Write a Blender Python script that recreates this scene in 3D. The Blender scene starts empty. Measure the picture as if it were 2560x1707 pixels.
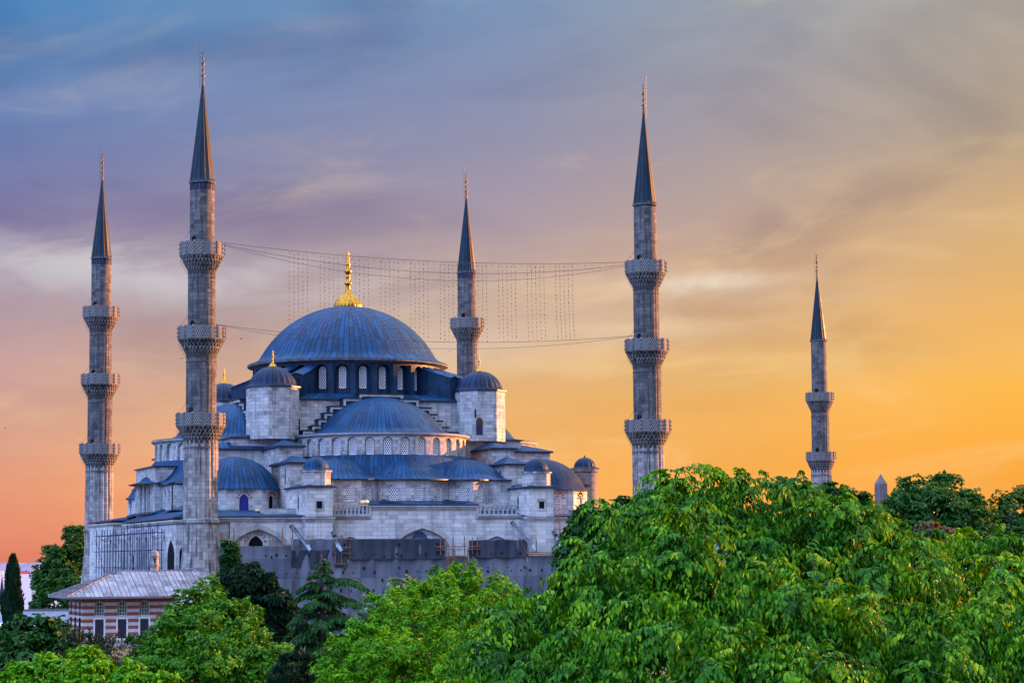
import bpy, math, random
import numpy as np
from mathutils import Vector, Matrix
random.seed(7)
R = math.radians
PI = math.pi
scn = bpy.context.scene
col = scn.collection

# ------------------------------------------------------------------ camera
CAMZ = 9.0
FPX, PITCH, ROLL = 5589.79, 0.0969, 0.0078      # focal length in pixels of a 2560 px wide frame
cd = bpy.data.cameras.new('camera')
cd.sensor_width = 36.0
cd.lens = 36.0 * FPX / 2560
cd.clip_start, cd.clip_end = 1.0, 120000
cam = bpy.data.objects.new('camera', cd)
col.objects.link(cam)
_U = Vector((0, -math.sin(PITCH), math.cos(PITCH)))
_F = Vector((0, math.cos(PITCH), math.sin(PITCH)))
_X = Vector((1, 0, 0))
_r = _X * math.cos(ROLL) - _U * math.sin(ROLL)
_u = _X * math.sin(ROLL) + _U * math.cos(ROLL)
cam.matrix_world = Matrix(((_r.x, _u.x, -_F.x, 0), (_r.y, _u.y, -_F.y, 0), (_r.z, _u.z, -_F.z, CAMZ), (0, 0, 0, 1)))
scn.camera = cam


def at(px, py, Y):
    """point of the place seen at pixel (px, py) of the 2560 px photograph, Y metres ahead"""
    a, b = (px - 1280) / FPX, -(py - 853.5) / FPX
    d = _F + _r * a + _u * b
    t = Y / d.y
    return Vector((d.x * t, Y, d.z * t + CAMZ))


# ------------------------------------------------------------------ light, sky, exposure
SUN_AZ, SUN_EL = R(63), R(6.5)          # azimuth clockwise from straight ahead
scn.view_settings.view_transform = 'Standard'
scn.view_settings.look = 'None'
scn.view_settings.exposure = 2.1
scn.view_settings.gamma = 1.0
scn.view_settings.use_curve_mapping = False
sd = bpy.data.lights.new('sun', 'SUN')
sd.energy = 5.0
sd.color = (1.0, 0.38, 0.12)
sd.angle = R(0.6)
sun = bpy.data.objects.new('sun', sd)
col.objects.link(sun)
sdir = Vector((math.sin(SUN_AZ) * math.cos(SUN_EL), math.cos(SUN_AZ) * math.cos(SUN_EL), math.sin(SUN_EL)))
sun.rotation_euler = sdir.to_track_quat('Z', 'Y').to_euler()
sun.location = sdir * 300


def lin(c):
    out = []
    for v in c[:3]:
        v = v / 255.0
        out.append(v / 12.92 if v <= 0.04045 else ((v + 0.055) / 1.055) ** 2.4)
    return (out[0], out[1], out[2], 1.0)


class NT:
    """tiny node-tree writer"""
    def __init__(s, tree):
        s.t = tree
        for n in list(tree.nodes):
            tree.nodes.remove(n)

    def n(s, typ, **kw):
        nd = s.t.nodes.new(typ)
        for k, v in kw.items():
            setattr(nd, k, v)
        return nd

    def set(s, sock, v):
        if hasattr(v, 'is_output') or isinstance(v, bpy.types.NodeSocket):
            s.t.links.new(v, sock)
        else:
            sock.default_value = v

    def math(s, op, a, b=None, c=None, clamp=False):
        nd = s.n('ShaderNodeMath', operation=op, use_clamp=clamp)
        s.set(nd.inputs[0], a)
        if b is not None:
            s.set(nd.inputs[1], b)
        if c is not None:
            s.set(nd.inputs[2], c)
        return nd.outputs[0]

    def mix(s, f, a, b, mode='MIX'):
        nd = s.n('ShaderNodeMix', data_type='RGBA', blend_type=mode)
        s.set(nd.inputs[0], f)
        s.set(nd.inputs[6], a)
        s.set(nd.inputs[7], b)
        return nd.outputs[2]

    def rng(s, v, a, b, c=0.0, d=1.0, smooth=False):
        nd = s.n('ShaderNodeMapRange', interpolation_type='SMOOTHSTEP' if smooth else 'LINEAR')
        nd.clamp = True
        s.set(nd.inputs[0], v)
        for i, x in zip((1, 2, 3, 4), (a, b, c, d)):
            nd.inputs[i].default_value = x
        return nd.outputs[0]

    def ramp(s, f, stops):
        nd = s.n('ShaderNodeValToRGB')
        el = nd.color_ramp.elements
        while len(el) < len(stops):
            el.new(0.5)
        for e, (p, c) in zip(el, stops):
            e.position = p
            e.color = c
        s.set(nd.inputs[0], f)
        return nd.outputs[0]

    def noise(s, vec, scale=1.0, detail=4.0, rough=0.55, dist=0.0):
        nd = s.n('ShaderNodeTexNoise')
        if vec is not None:
            s.set(nd.inputs['Vector'], vec)
        nd.inputs['Scale'].default_value = scale
        nd.inputs['Detail'].default_value = detail
        nd.inputs['Roughness'].default_value = rough
        nd.inputs['Distortion'].default_value = dist
        return nd.outputs[0]

    def vec(s, x, y, z=0.0):
        nd = s.n('ShaderNodeCombineXYZ')
        for i, v in enumerate((x, y, z)):
            s.set(nd.inputs[i], v)
        return nd.outputs[0]

    def sep(s, v):
        nd = s.n('ShaderNodeSeparateXYZ')
        s.set(nd.inputs[0], v)
        return nd.outputs


def build_world():
    w = bpy.data.worlds.new('World')
    scn.world = w
    w.use_nodes = True
    t = NT(w.node_tree)
    d = t.n('ShaderNodeTexCoord').outputs['Generated']
    x, y, z = t.sep(d)
    az = t.math('ARCTAN2', x, y)

    def hgt(yd):                                   # photo row -> sine of the elevation
        return (1388 - yd * 1.0884) / FPX

    def ramp(stops):
        f = t.rng(z, -0.02, 0.40)
        return t.ramp(f, [((hgt(yd) + 0.02) / 0.42 if yd is not None else 1.0, lin(c)) for yd, c in stops])
    left = ramp([(1262, (226, 126, 106)), (1100, (236, 156, 124)), (920, (216, 164, 150)), (720, (180, 154, 166)),
                 (500, (132, 124, 168)), (300, (94, 122, 176)), (20, (72, 134, 190)), (None, (70, 120, 190))])
    mid = ramp([(1262, (252, 164, 78)), (1100, (253, 178, 88)), (900, (248, 188, 116)), (700, (216, 178, 152)),
                (500, (172, 154, 166)), (300, (144, 144, 174)), (20, (122, 148, 184)), (None, (90, 124, 186))])
    right = ramp([(1262, (255, 152, 46)), (1100, (255, 168, 52)), (900, (254, 184, 70)), (700, (236, 180, 102)),
                  (500, (212, 172, 122)), (300, (190, 168, 142)), (20, (186, 176, 160)), (None, (130, 140, 176))])
    sky = t.mix(t.rng(az, -0.235, 0.0), left, mid)
    sky = t.mix(t.rng(az, 0.0, 0.225), sky, right)
    # clouds: soft slanting bands, stretched along the horizon
    zs = t.math('ADD', t.math('MULTIPLY', z, 14.0), t.math('MULTIPLY', az, -1.2))
    cv = t.vec(t.math('MULTIPLY', az, 5.4), zs, 0.7)
    n1 = t.noise(cv, 1.15, 4.0, 0.5, 0.6)
    n2 = t.noise(t.vec(t.math('MULTIPLY', az, 10.0), t.math('ADD', t.math('MULTIPLY', z, 34.0), t.math('MULTIPLY', az, -2.5)), 5.6), 1.0, 6.0, 0.58, 0.7)
    n3 = t.noise(t.vec(t.math('MULTIPLY', az, 3.0), t.math('MULTIPLY', z, 20.0), 9.3), 1.0, 3.0, 0.5, 0.3)
    dark = t.rng(n1, 0.42, 0.66, 0.0, 0.45, True)
    low = t.rng(z, 0.03, 0.12, 0.25, 1.0, True)
    sky = t.mix(t.math('MULTIPLY', dark, low), sky, t.mix(1.0, sky, lin((184, 186, 214)), 'MULTIPLY'))
    lite = t.math('MULTIPLY', t.rng(n2, 0.46, 0.74, 0.0, 0.55, True), t.rng(n3, 0.36, 0.62, 0.0, 1.0, True))
    sky = t.mix(lite, sky, t.mix(0.55, sky, lin((255, 222, 168))))

    def streak(az0, z0, wa, wz, slope, amt, c):
        nonlocal sky
        dz = t.math('SUBTRACT', z, t.math('ADD', z0, t.math('MULTIPLY', t.math('SUBTRACT', az, az0), slope)))
        dz = t.math('ADD', dz, t.math('MULTIPLY', t.math('SUBTRACT', n1, 0.5), 0.022))
        e = t.math('ADD', t.math('POWER', t.math('DIVIDE', t.math('SUBTRACT', az, az0), wa), 2.0),
                   t.math('POWER', t.math('DIVIDE', dz, wz), 2.0))
        g = t.math('POWER', 2.718, t.math('MULTIPLY', e, -1.0))
        g = t.math('MULTIPLY', g, t.rng(n2, 0.34, 0.60, 0.30 * amt, amt, True))
        sky = t.mix(g, sky, lin(c))
    streak(-0.165, 0.129, 0.10, 0.014, -0.07, 1.0, (206, 200, 206))
    streak(0.098, 0.1225, 0.042, 0.0042, 0.04, 1.0, (240, 222, 198))
    streak(0.125, 0.1160, 0.040, 0.0034, 0.02, 0.75, (236, 208, 172))
    streak(0.075, 0.1060, 0.050, 0.0040, 0.05, 0.45, (248, 214, 164))
    streak(-0.03, 0.098, 0.10, 0.012, 0.05, 0.45, (226, 208, 200))
    streak(0.09, 0.088, 0.10, 0.010, -0.02, 0.55, (250, 208, 140))
    streak(-0.20, 0.198, 0.10, 0.014, 0.05, 0.40, (150, 160, 196))
    # unseen sky: blue fill brightened overhead and behind the viewer, dim and warm rightward
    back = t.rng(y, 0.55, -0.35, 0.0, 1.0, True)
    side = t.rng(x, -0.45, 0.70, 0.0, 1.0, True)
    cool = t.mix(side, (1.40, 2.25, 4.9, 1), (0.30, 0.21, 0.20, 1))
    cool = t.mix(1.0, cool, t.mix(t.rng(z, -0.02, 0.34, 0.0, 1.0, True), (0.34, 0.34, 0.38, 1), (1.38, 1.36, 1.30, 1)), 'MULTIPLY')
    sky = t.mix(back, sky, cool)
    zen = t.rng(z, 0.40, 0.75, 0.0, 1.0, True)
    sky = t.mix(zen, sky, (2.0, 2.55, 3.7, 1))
    sky = t.mix(t.rng(z, 0.0, -0.08), sky, (0.10, 0.10, 0.13, 1))
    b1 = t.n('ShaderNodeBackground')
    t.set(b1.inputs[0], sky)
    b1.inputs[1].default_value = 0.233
    nish = t.n('ShaderNodeTexSky', sky_type='NISHITA')
    nish.sun_disc = False
    nish.sun_elevation = SUN_EL
    nish.sun_rotation = SUN_AZ
    nish.altitude = 60
    b2 = t.n('ShaderNodeBackground')
    t.set(b2.inputs[0], nish.outputs[0])
    b2.inputs[1].default_value = 0.05
    mx = t.n('ShaderNodeMixShader')
    mx.inputs[0].default_value = 0.03
    t.t.links.new(b1.outputs[0], mx.inputs[1])
    t.t.links.new(b2.outputs[0], mx.inputs[2])
    o = t.n('ShaderNodeOutputWorld')
    t.t.links.new(mx.outputs[0], o.inputs[0])


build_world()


# ------------------------------------------------------------------ materials
def mat(name):
    m = bpy.data.materials.new(name)
    m.use_nodes = True
    t = NT(m.node_tree)
    b = t.n('ShaderNodeBsdfPrincipled')
    o = t.n('ShaderNodeOutputMaterial')
    t.t.links.new(b.outputs[0], o.inputs[0])
    return m, t, b, o


def plain(name, c, rough=0.6, metal=0.0, var=0.25, scale=3.0, spec=0.5):
    m, t, b, o = mat(name)
    n = t.noise(t.n('ShaderNodeTexCoord').outputs['Object'], scale, 5.0)
    c = tuple(c) + (1.0,)
    dk = tuple(v * (1 - var) for v in c[:3]) + (1.0,)
    lt = tuple(min(1, v * (1 + var)) for v in c[:3]) + (1.0,)
    t.set(b.inputs['Base Color'], t.mix(t.rng(n, 0.3, 0.7), dk, lt))
    b.inputs['Roughness'].default_value = rough
    b.inputs['Metallic'].default_value = metal
    b.inputs['Specular IOR Level'].default_value = spec
    return m


def stone(name, c1, c2, mort, bw=1.05, bh=0.40, stain=0.5, streak=0.35, drk=(0.045, 0.042, 0.05), msize=0.016):
    m, t, b, o = mat(name)
    tc = t.n('ShaderNodeTexCoord')
    uv = tc.outputs['UV']
    br = t.n('ShaderNodeTexBrick')
    t.set(br.inputs['Vector'], uv)
    br.inputs['Color1'].default_value = tuple(c1) + (1,)
    br.inputs['Color2'].default_value = tuple(c2) + (1,)
    br.inputs['Mortar'].default_value = tuple(mort) + (1,)
    br.inputs['Scale'].default_value = 1.0
    br.inputs['Mortar Size'].default_value = msize
    br.inputs['Mortar Smooth'].default_value = 0.3
    br.inputs['Bias'].default_value = -0.15
    br.inputs['Brick Width'].default_value = bw
    br.inputs['Row Height'].default_value = bh
    # some courses and single blocks replaced: a second tone on a coarser block grid
    ux, uy, _ = t.sep(uv)
    wn = t.n('ShaderNodeTexWhiteNoise', noise_dimensions='2D')
    t.set(wn.inputs['Vector'], t.vec(t.math('FLOOR', t.math('DIVIDE', ux, bw * 0.83)), t.math('FLOOR', t.math('DIVIDE', uy, bh))))
    pat = t.rng(wn.outputs[0], 0.68, 0.95, 0.0, 0.68)
    c = t.mix(pat, br.outputs[0], tuple(min(1, v * 0.62) for v in c2) + (1,))
    pat2 = t.rng(wn.outputs[0], 0.16, 0.0, 0.0, 0.6)
    c = t.mix(pat2, c, tuple(min(1, v * 1.3) for v in c1) + (1,))
    ob = tc.outputs['Object']
    n1 = t.noise(ob, 0.55, 6.0, 0.62)
    c = t.mix(t.rng(n1, 0.48, 0.72, 0.0, stain, True), c, tuple(drk) + (1,))
    ox, oy, oz = t.sep(ob)
    n2 = t.noise(t.vec(t.math('MULTIPLY', ox, 2.6), t.math('MULTIPLY', oy, 2.6), t.math('MULTIPLY', oz, 0.13)), 1.0, 5.0, 0.65)
    c = t.mix(t.rng(n2, 0.50, 0.68, 0.0, streak, True), c, tuple(drk) + (1,))
    n3 = t.noise(ob, 7.0, 3.0, 0.6)
    c = t.mix(t.rng(n3, 0.3, 0.75, 0.0, 0.25), c, t.mix(1.0, c, (0.55, 0.55, 0.6, 1), 'MULTIPLY'))
    t.set(b.inputs['Base Color'], c)
    b.inputs['Roughness'].default_value = 0.86
    b.inputs['Specular IOR Level'].default_value = 0.25
    bp = t.n('ShaderNodeBump')
    bp.inputs['Strength'].default_value = 0.5
    bp.inputs['Distance'].default_value = 0.06
    t.set(bp.inputs['Height'], t.math('ADD', t.math('MULTIPLY', br.outputs[1], -1.0), n3))
    t.t.links.new(bp.outputs[0], b.inputs['Normal'])
    return m


def lead(name, c, rough=0.55, tone=0.55, seam=0.11, sc=(1.0, 1.0)):
    """standing-seam lead: one UV unit across = one sheet, one UV unit up = one course"""
    m, t, b, o = mat(name)
    tc = t.n('ShaderNodeTexCoord')
    ux, uy, _ = t.sep(tc.outputs['UV'])
    ux = t.math('MULTIPLY', ux, sc[0])
    uy = t.math('MULTIPLY', uy, sc[1])
    cx = t.math('FLOOR', ux)
    wn0 = t.n('ShaderNodeTexWhiteNoise', noise_dimensions='1D')
    t.set(wn0.inputs['W'], cx)
    vy = t.math('ADD', uy, t.math('MULTIPLY', wn0.outputs[0], 0.25))
    wn = t.n('ShaderNodeTexWhiteNoise', noise_dimensions='2D')
    t.set(wn.inputs['Vector'], t.vec(cx, t.math('FLOOR', vy)))
    f1 = t.math('ABSOLUTE', t.math('SUBTRACT', t.math('FRACT', ux), 0.5))
    line = t.rng(f1, 0.5 - seam, 0.5 - seam * 0.4)
    f2 = t.math('ABSOLUTE', t.math('SUBTRACT', t.math('FRACT', vy), 0.5))
    lap = t.rng(f2, 0.475, 0.495, 0.0, 0.4)
    hi = tuple(min(1, v * (1 + tone)) for v in c) + (1,)
    lo = tuple(v * (1 - tone) for v in c) + (1,)
    n = t.noise(tc.outputs['Object'], 0.9, 6.0, 0.65)
    cc = t.mix(t.math('ADD', t.math('MULTIPLY', wn.outputs[0], 0.5), t.math('MULTIPLY', t.rng(n, 0.3, 0.7), 0.5)), lo, hi)
    # chalky runs of lead oxide
    ox, oy, oz = t.sep(tc.outputs['Object'])
    n2 = t.noise(t.vec(t.math('MULTIPLY', ox, 2.2), t.math('MULTIPLY', oy, 2.2), t.math('MULTIPLY', oz, 0.5)), 1.0, 5.0, 0.65)
    cc = t.mix(t.rng(n2, 0.52, 0.78, 0.0, 0.5, True), cc, tuple(min(1, v * 1.7 + 0.02) for v in c) + (1,))
    cc = t.mix(t.math('MAXIMUM', t.math('MULTIPLY', line, 0.80), lap), cc, tuple(v * 0.10 for v in c) + (1,))
    t.set(b.inputs['Base Color'], cc)
    t.set(b.inputs['Roughness'], t.rng(n, 0.3, 0.7, rough - 0.1, rough + 0.12))
    b.inputs['Specular IOR Level'].default_value = 0.16
    bp = t.n('ShaderNodeBump')
    bp.inputs['Strength'].default_value = 0.6
    bp.inputs['Distance'].default_value = 0.08
    t.set(bp.inputs['Height'], t.math('ADD', line, t.math('MULTIPLY', n, 0.25)))
    t.t.links.new(bp.outputs[0], b.inputs['Normal'])
    return m


def lattice(name, c, hole, pitch=0.2, r=0.36):
    """plaster tracery with round openings in staggered rows; UV in metres"""
    m, t, b, o = mat(name)
    ux, uy, _ = t.sep(t.n('ShaderNodeTexCoord').outputs['UV'])

    def dots(ofx, ofy):
        a = t.math('SUBTRACT', t.math('FRACT', t.math('ADD', t.math('DIVIDE', ux, pitch), ofx)), 0.5)
        e = t.math('SUBTRACT', t.math('FRACT', t.math('ADD', t.math('DIVIDE', uy, pitch * 1.732), ofy)), 0.5)
        e = t.math('MULTIPLY', e, 1.732)
        return t.math('SQRT', t.math('ADD', t.math('MULTIPLY', a, a), t.math('MULTIPLY', e, e)))
    dd = t.math('MINIMUM', dots(0.0, 0.0), dots(0.5, 0.5))
    f = t.rng(dd, r - 0.04, r + 0.04)
    t.set(b.inputs['Base Color'], t.mix(f, tuple(hole) + (1,), tuple(c) + (1,)))
    b.inputs['Roughness'].default_value = 0.8
    b.inputs['Specular IOR Level'].default_value = 0.2
    return m


def leafmat(name, c1, c2, c3, trans=0.35, rough=0.45, spec=0.35):
    m, t, b, o = mat(name)
    g = t.n('ShaderNodeNewGeometry')
    rnd = g.outputs['Random Per Island']
    n = t.noise(t.n('ShaderNodeTexCoord').outputs['Object'], 1.4, 3.0)
    f = t.math('ADD', t.math('MULTIPLY', rnd, 0.48), t.math('MULTIPLY', t.rng(n, 0.34, 0.66), 0.52))
    c = t.ramp(f, [(0.0, tuple(c1) + (1,)), (0.5, tuple(c2) + (1,)), (1.0, tuple(c3) + (1,))])
    t.set(b.inputs['Base Color'], c)
    b.inputs['Roughness'].default_value = rough
    b.inputs['Specular IOR Level'].default_value = spec
    tr = t.n('ShaderNodeBsdfTranslucent')
    t.set(tr.inputs[0], t.mix(1.0, c, (1.5, 1.35, 0.6, 1), 'MULTIPLY'))
    mx = t.n('ShaderNodeMixShader')
    mx.inputs[0].default_value = trans
    t.t.links.new(b.outputs[0], mx.inputs[1])
    t.t.links.new(tr.outputs[0], mx.inputs[2])
    t.t.links.new(mx.outputs[0], o.inputs[0])
    return m


M = {}
M['stone'] = stone('pale_ashlar', (0.46, 0.445, 0.44), (0.33, 0.32, 0.325), (0.22, 0.212, 0.215), 1.15, 0.45, 0.50, 0.42, msize=0.02)
M['stone_low'] = stone('cleaned_ashlar', (0.56, 0.545, 0.535), (0.45, 0.44, 0.44), (0.33, 0.32, 0.32), 1.5, 0.5, 0.34, 0.32, msize=0.02)
M['moulding'] = stone('cornice_stone', (0.40, 0.39, 0.38), (0.34, 0.33, 0.33), (0.26, 0.25, 0.25), 1.8, 2.0, 0.35, 0.3)
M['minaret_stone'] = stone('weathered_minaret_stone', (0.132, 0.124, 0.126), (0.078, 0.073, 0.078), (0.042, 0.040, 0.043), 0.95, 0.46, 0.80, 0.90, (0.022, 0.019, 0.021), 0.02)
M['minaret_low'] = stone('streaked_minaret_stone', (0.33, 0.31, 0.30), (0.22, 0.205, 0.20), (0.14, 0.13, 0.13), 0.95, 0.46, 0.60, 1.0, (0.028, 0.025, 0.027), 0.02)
M['carved_stone'] = stone('carved_balcony_stone', (0.20, 0.187, 0.183), (0.14, 0.13, 0.13), (0.09, 0.085, 0.085), 0.6, 3.0, 0.5, 0.5, (0.03, 0.028, 0.03))
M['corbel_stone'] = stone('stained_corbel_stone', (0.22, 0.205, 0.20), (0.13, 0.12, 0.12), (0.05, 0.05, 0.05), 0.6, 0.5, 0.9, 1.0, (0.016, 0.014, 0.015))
M['gap_shade'] = plain('corbel_gap_shade', (0.035, 0.032, 0.033), 0.9)  # corbel core: dark gaps between the teeth, shade put into the colour
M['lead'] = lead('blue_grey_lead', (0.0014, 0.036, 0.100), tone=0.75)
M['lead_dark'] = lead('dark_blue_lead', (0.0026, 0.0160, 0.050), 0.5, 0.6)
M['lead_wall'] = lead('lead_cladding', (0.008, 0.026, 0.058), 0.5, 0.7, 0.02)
M['lead_edge_shade'] = plain('lead_eave_shade', (0.004, 0.008, 0.018), 0.5)  # lead trim, near-black so it also paints the deep shade under eaves
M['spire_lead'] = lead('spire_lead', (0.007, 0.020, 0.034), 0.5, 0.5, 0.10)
M['pavilion_lead'] = lead('grey_pavilion_lead', (0.225, 0.200, 0.220), 0.5, 0.75, 0.06)
M['lattice'] = lattice('window_tracery', (0.90, 0.90, 0.91), (0.003, 0.006, 0.014), 0.27, 0.40)
M['pierced'] = lattice('pierced_parapet', (0.20, 0.188, 0.185), (0.02, 0.02, 0.022), 0.28, 0.33)
M['plaster'] = plain('window_plaster', (0.62, 0.62, 0.64), 0.8, var=0.12)
M['gold'] = plain('gilded_copper', (0.44, 0.21, 0.022), 0.36, 1.0, 0.4)
M['gold_old'] = plain('tarnished_gilding', (0.105, 0.050, 0.012), 0.5, 0.6, 0.4)
M['black'] = plain('dark_opening', (0.006, 0.006, 0.008), 0.9, spec=0.1)
M['iron'] = plain('dark_iron', (0.03, 0.035, 0.04), 0.5)
M['tile'] = plain('blue_tiles', (0.006, 0.014, 0.050), 0.65, spec=0.2)
M['blue_sheet'] = plain('blue_tarpaulin', (0.012, 0.008, 0.20), 0.5, var=0.4)
M['blue_glass'] = plain('pale_blue_glass', (0.10, 0.22, 0.36), 0.25)
M['door_wood'] = plain('dark_red_door', (0.045, 0.016, 0.014), 0.7)
M['door_blue'] = plain('dark_blue_door_sheet', (0.008, 0.007, 0.06), 0.6)
M['red_stone'] = plain('red_voussoir', (0.26, 0.04, 0.035), 0.8)
M['cable'] = plain('black_cable', (0.03, 0.028, 0.03), 0.6)


# ------------------------------------------------------------------ mesh builder
class MB:
    def __init__(s):
        s.v, s.f, s.uv, s.m, s.sm = [], [], [], [], []
        s.xf = None

    def vid(s, p):
        if s.xf:
            p = s.xf(p)
        s.v.append((p[0], p[1], p[2]))
        return len(s.v) - 1

    def face(s, pts, uvs=None, mi=0, smooth=False):
        ids = [s.vid(p) for p in pts]
        P = [Vector(s.v[i]) for i in ids]
        if uvs is None:
            n = Vector((0, 0, 0))
            for i in range(len(P)):
                n += (P[i] - P[0]).cross(P[(i + 1) % len(P)] - P[0])
            if n.length > 1e-9:
                n.normalize()
            if abs(n.z) > 0.97:
                uvs = [(p.x, p.y) for p in P]
            else:
                t = Vector((-n.y, n.x, 0)).normalized()
                w = n.cross(t)
                uvs = [(p.dot(t), p.dot(w)) for p in P]
        s.f.append(ids)
        s.uv.append(uvs)
        s.m.append(mi)
        s.sm.append(smooth)

    def quad_grid(s, rows, uvrows=None, mi=0, smooth=True):
        """rows of points (shared vertices so shading can be smooth)"""
        idr = [[s.vid(p) for p in r] for r in rows]
        for i in range(len(rows) - 1):
            for j in range(len(rows[0]) - 1):
                s.f.append([idr[i][j], idr[i][j + 1], idr[i + 1][j + 1], idr[i + 1][j]])
                if uvrows:
                    s.uv.append([uvrows[i][j], uvrows[i][j + 1], uvrows[i + 1][j + 1], uvrows[i + 1][j]])
                else:
                    s.uv.append([(j, i), (j + 1, i), (j + 1, i + 1), (j, i + 1)])
                s.m.append(mi)
                s.sm.append(smooth)

    def box(s, x0, x1, y0, y1, z0, z1, mi=0):
        s.prism([(x0, y0), (x1, y0), (x1, y1), (x0, y1)], z0, z1, mi)

    def prism(s, poly, z0, z1, mi=0, top=True, bottom=True, mtop=None):
        n = len(poly)
        acc = 0
        for i in range(n):
            a, b = poly[i], poly[(i + 1) % n]
            s.face([(a[0], a[1], z0), (b[0], b[1], z0), (b[0], b[1], z1), (a[0], a[1], z1)], None, mi)
        if top:
            s.face([(p[0], p[1], z1) for p in poly], None, mi if mtop is None else mtop)
        if bottom:
            s.face([(p[0], p[1], z0) for p in reversed(poly)], None, mi)

    def beam(s, a, b, w, h=None, mi=0):
        """square bar from a to b"""
        a, b = Vector(a), Vector(b)
        h = w if h is None else h
        d = (b - a)
        if d.length < 1e-6:
            return
        d.normalize()
        up = Vector((0, 0, 1)) if abs(d.z) < 0.95 else Vector((1, 0, 0))
        x = d.cross(up).normalized() * (w / 2)
        y = x.cross(d).normalized() * (h / 2)
        c = [(-1, -1), (1, -1), (1, 1), (-1, 1)]
        A = [a + x * i + y * j for i, j in c]
        B = [b + x * i + y * j for i, j in c]
        for i in range(4):
            j = (i + 1) % 4
            s.face([A[i], A[j], B[j], B[i]], None, mi)
        s.face(A[::-1], None, mi)
        s.face(B, None, mi)

    def tube(s, pts, r, n=6, mi=0, caps=False):
        rows = []
        P = [Vector(p) for p in pts]
        L = 0
        uvr = []
        for i, p in enumerate(P):
            d = (P[min(i + 1, len(P) - 1)] - P[max(i - 1, 0)]).normalized()
            up = Vector((0, 0, 1)) if abs(d.z) < 0.9 else Vector((1, 0, 0))
            x = d.cross(up).normalized()
            y = x.cross(d)
            rr = r[i] if isinstance(r, (list, tuple)) else r
            rows.append([p + (x * math.cos(2 * PI * k / n) + y * math.sin(2 * PI * k / n)) * rr for k in range(n + 1)])
            if i:
                L += (p - P[i - 1]).length
            uvr.append([(k / n * 6.28 * rr, L) for k in range(n + 1)])
        s.quad_grid(rows, uvr, mi, True)

    def lathe(s, prof, n, c=(0, 0), a0=0.0, a1=2 * PI, mi=0, smooth=True, ucount=None, vlen=None, flute=None, rref=None):
        """turned shape; a measured from +x. UV: sheets (ucount round the full turn, vlen metres a course) or metres"""
        rows, uvr = [], []
        L = 0
        for i, (r, z) in enumerate(prof):
            if i:
                L += math.hypot(r - prof[i - 1][0], z - prof[i - 1][1])
            row, ur = [], []
            for k in range(n + 1):
                a = a0 + (a1 - a0) * k / n
                rr = r * (flute(a, i) if flute else 1.0)
                row.append((c[0] + rr * math.cos(a), c[1] + rr * math.sin(a), z))
                u = a / (2 * PI) * ucount if ucount else a * (rref or max(q[0] for q in prof))
                ur.append((u, L / vlen if vlen else z))
            rows.append(row)
            uvr.append(ur)
        s.quad_grid(rows, uvr, mi, smooth)

    def pyramid(s, poly, z0, z1, apex=None, mi=0, eave=0.12, medge=None, ridge=None):
        """hipped lead roof over a polygon: thin dark eave, then slopes to a point or a ridge"""
        n = len(poly)
        me = mi if medge is None else medge
        s.prism(poly, z0 - eave, z0, me, top=False)
        cx = sum(p[0] for p in poly) / n
        cy = sum(p[1] for p in poly) / n
        ap = apex or (cx, cy)
        for i in range(n):
            a, b = poly[i], poly[(i + 1) % n]
            if ridge:
                ra = min(ridge, key=lambda q: (q[0] - a[0]) ** 2 + (q[1] - a[1]) ** 2)
                rb = min(ridge, key=lambda q: (q[0] - b[0]) ** 2 + (q[1] - b[1]) ** 2)
                pts = [(a[0], a[1], z0), (b[0], b[1], z0), (rb[0], rb[1], z1)]
                if ra != rb:
                    pts.append((ra[0], ra[1], z1))
            else:
                pts = [(a[0], a[1], z0), (b[0], b[1], z0), (ap[0], ap[1], z1)]
            s.leadface(pts, mi)

    def leadface(s, pts, mi=0, wid=0.62, crs=1.6):
        P = [Vector(s.xf(p)) if s.xf else Vector(p) for p in pts]
        n = Vector((0, 0, 0))
        for i in range(1, len(P) - 1):
            n += (P[i] - P[0]).cross(P[i + 1] - P[0])
        n.normalize()
        t = (P[1] - P[0])
        t.z = 0
        t.normalize()
        w = n.cross(t)
        s.face(pts, [(p.dot(t) / wid, p.dot(w) / crs) for p in P], mi)

    def arch_panel(s, fn, w, z0, z1, ow, sill, top, depth, mi=0, mrev=None, n=12, pointed=0.0, back=None, off=0.0):
        """wall bay fn(s, z, d) -> point, with an arched opening and its reveal; returns the opening outline"""
        h = ow / 2
        rise = h * (1.0 + pointed)
        spr = top - rise
        if mrev is None:
            mrev = mi
        arc = []
        for k in range(n + 1):
            a = PI - PI * k / n
            x = math.cos(a)
            yv = math.sin(a)
            if pointed:
                yv = (1 - abs(x)) ** 0.62 * (1 - 0.18 * (1 - abs(x)))* 1.22 if abs(x) < 1 else 0
                yv = min(yv, 1.0)
            arc.append((off + x * h, spr + yv * rise))
        out = [(off - h, sill)] + arc + [(off + h, sill)]
        W0, W1 = -w / 2, w / 2

        def q(a, b, c, d):
            s.face([fn(a, c, 0), fn(b, c, 0), fn(b, d, 0), fn(a, d, 0)], [(a, c), (b, c), (b, d), (a, d)], mi)
        if sill > z0 + 1e-4:
            q(W0, W1, z0, sill)
        q(W0, off - h, sill, spr)
        q(off + h, W1, sill, spr)
        q(W0, off - h, spr, z1)
        q(off + h, W1, spr, z1)
        for k in range(n):
            a, b = arc[k], arc[k + 1]
            s.face([fn(a[0], a[1], 0), fn(b[0], b[1], 0), fn(b[0], z1, 0), fn(a[0], z1, 0)],
                   [a, b, (b[0], z1), (a[0], z1)], mi)
        loop = out
        for k in range(len(loop)):
            a, b = loop[k], loop[(k + 1) % len(loop)]
            s.face([fn(a[0], a[1], 0), fn(a[0], a[1], depth), fn(b[0], b[1], depth), fn(b[0], b[1], 0)],
                   None, mrev)
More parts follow.
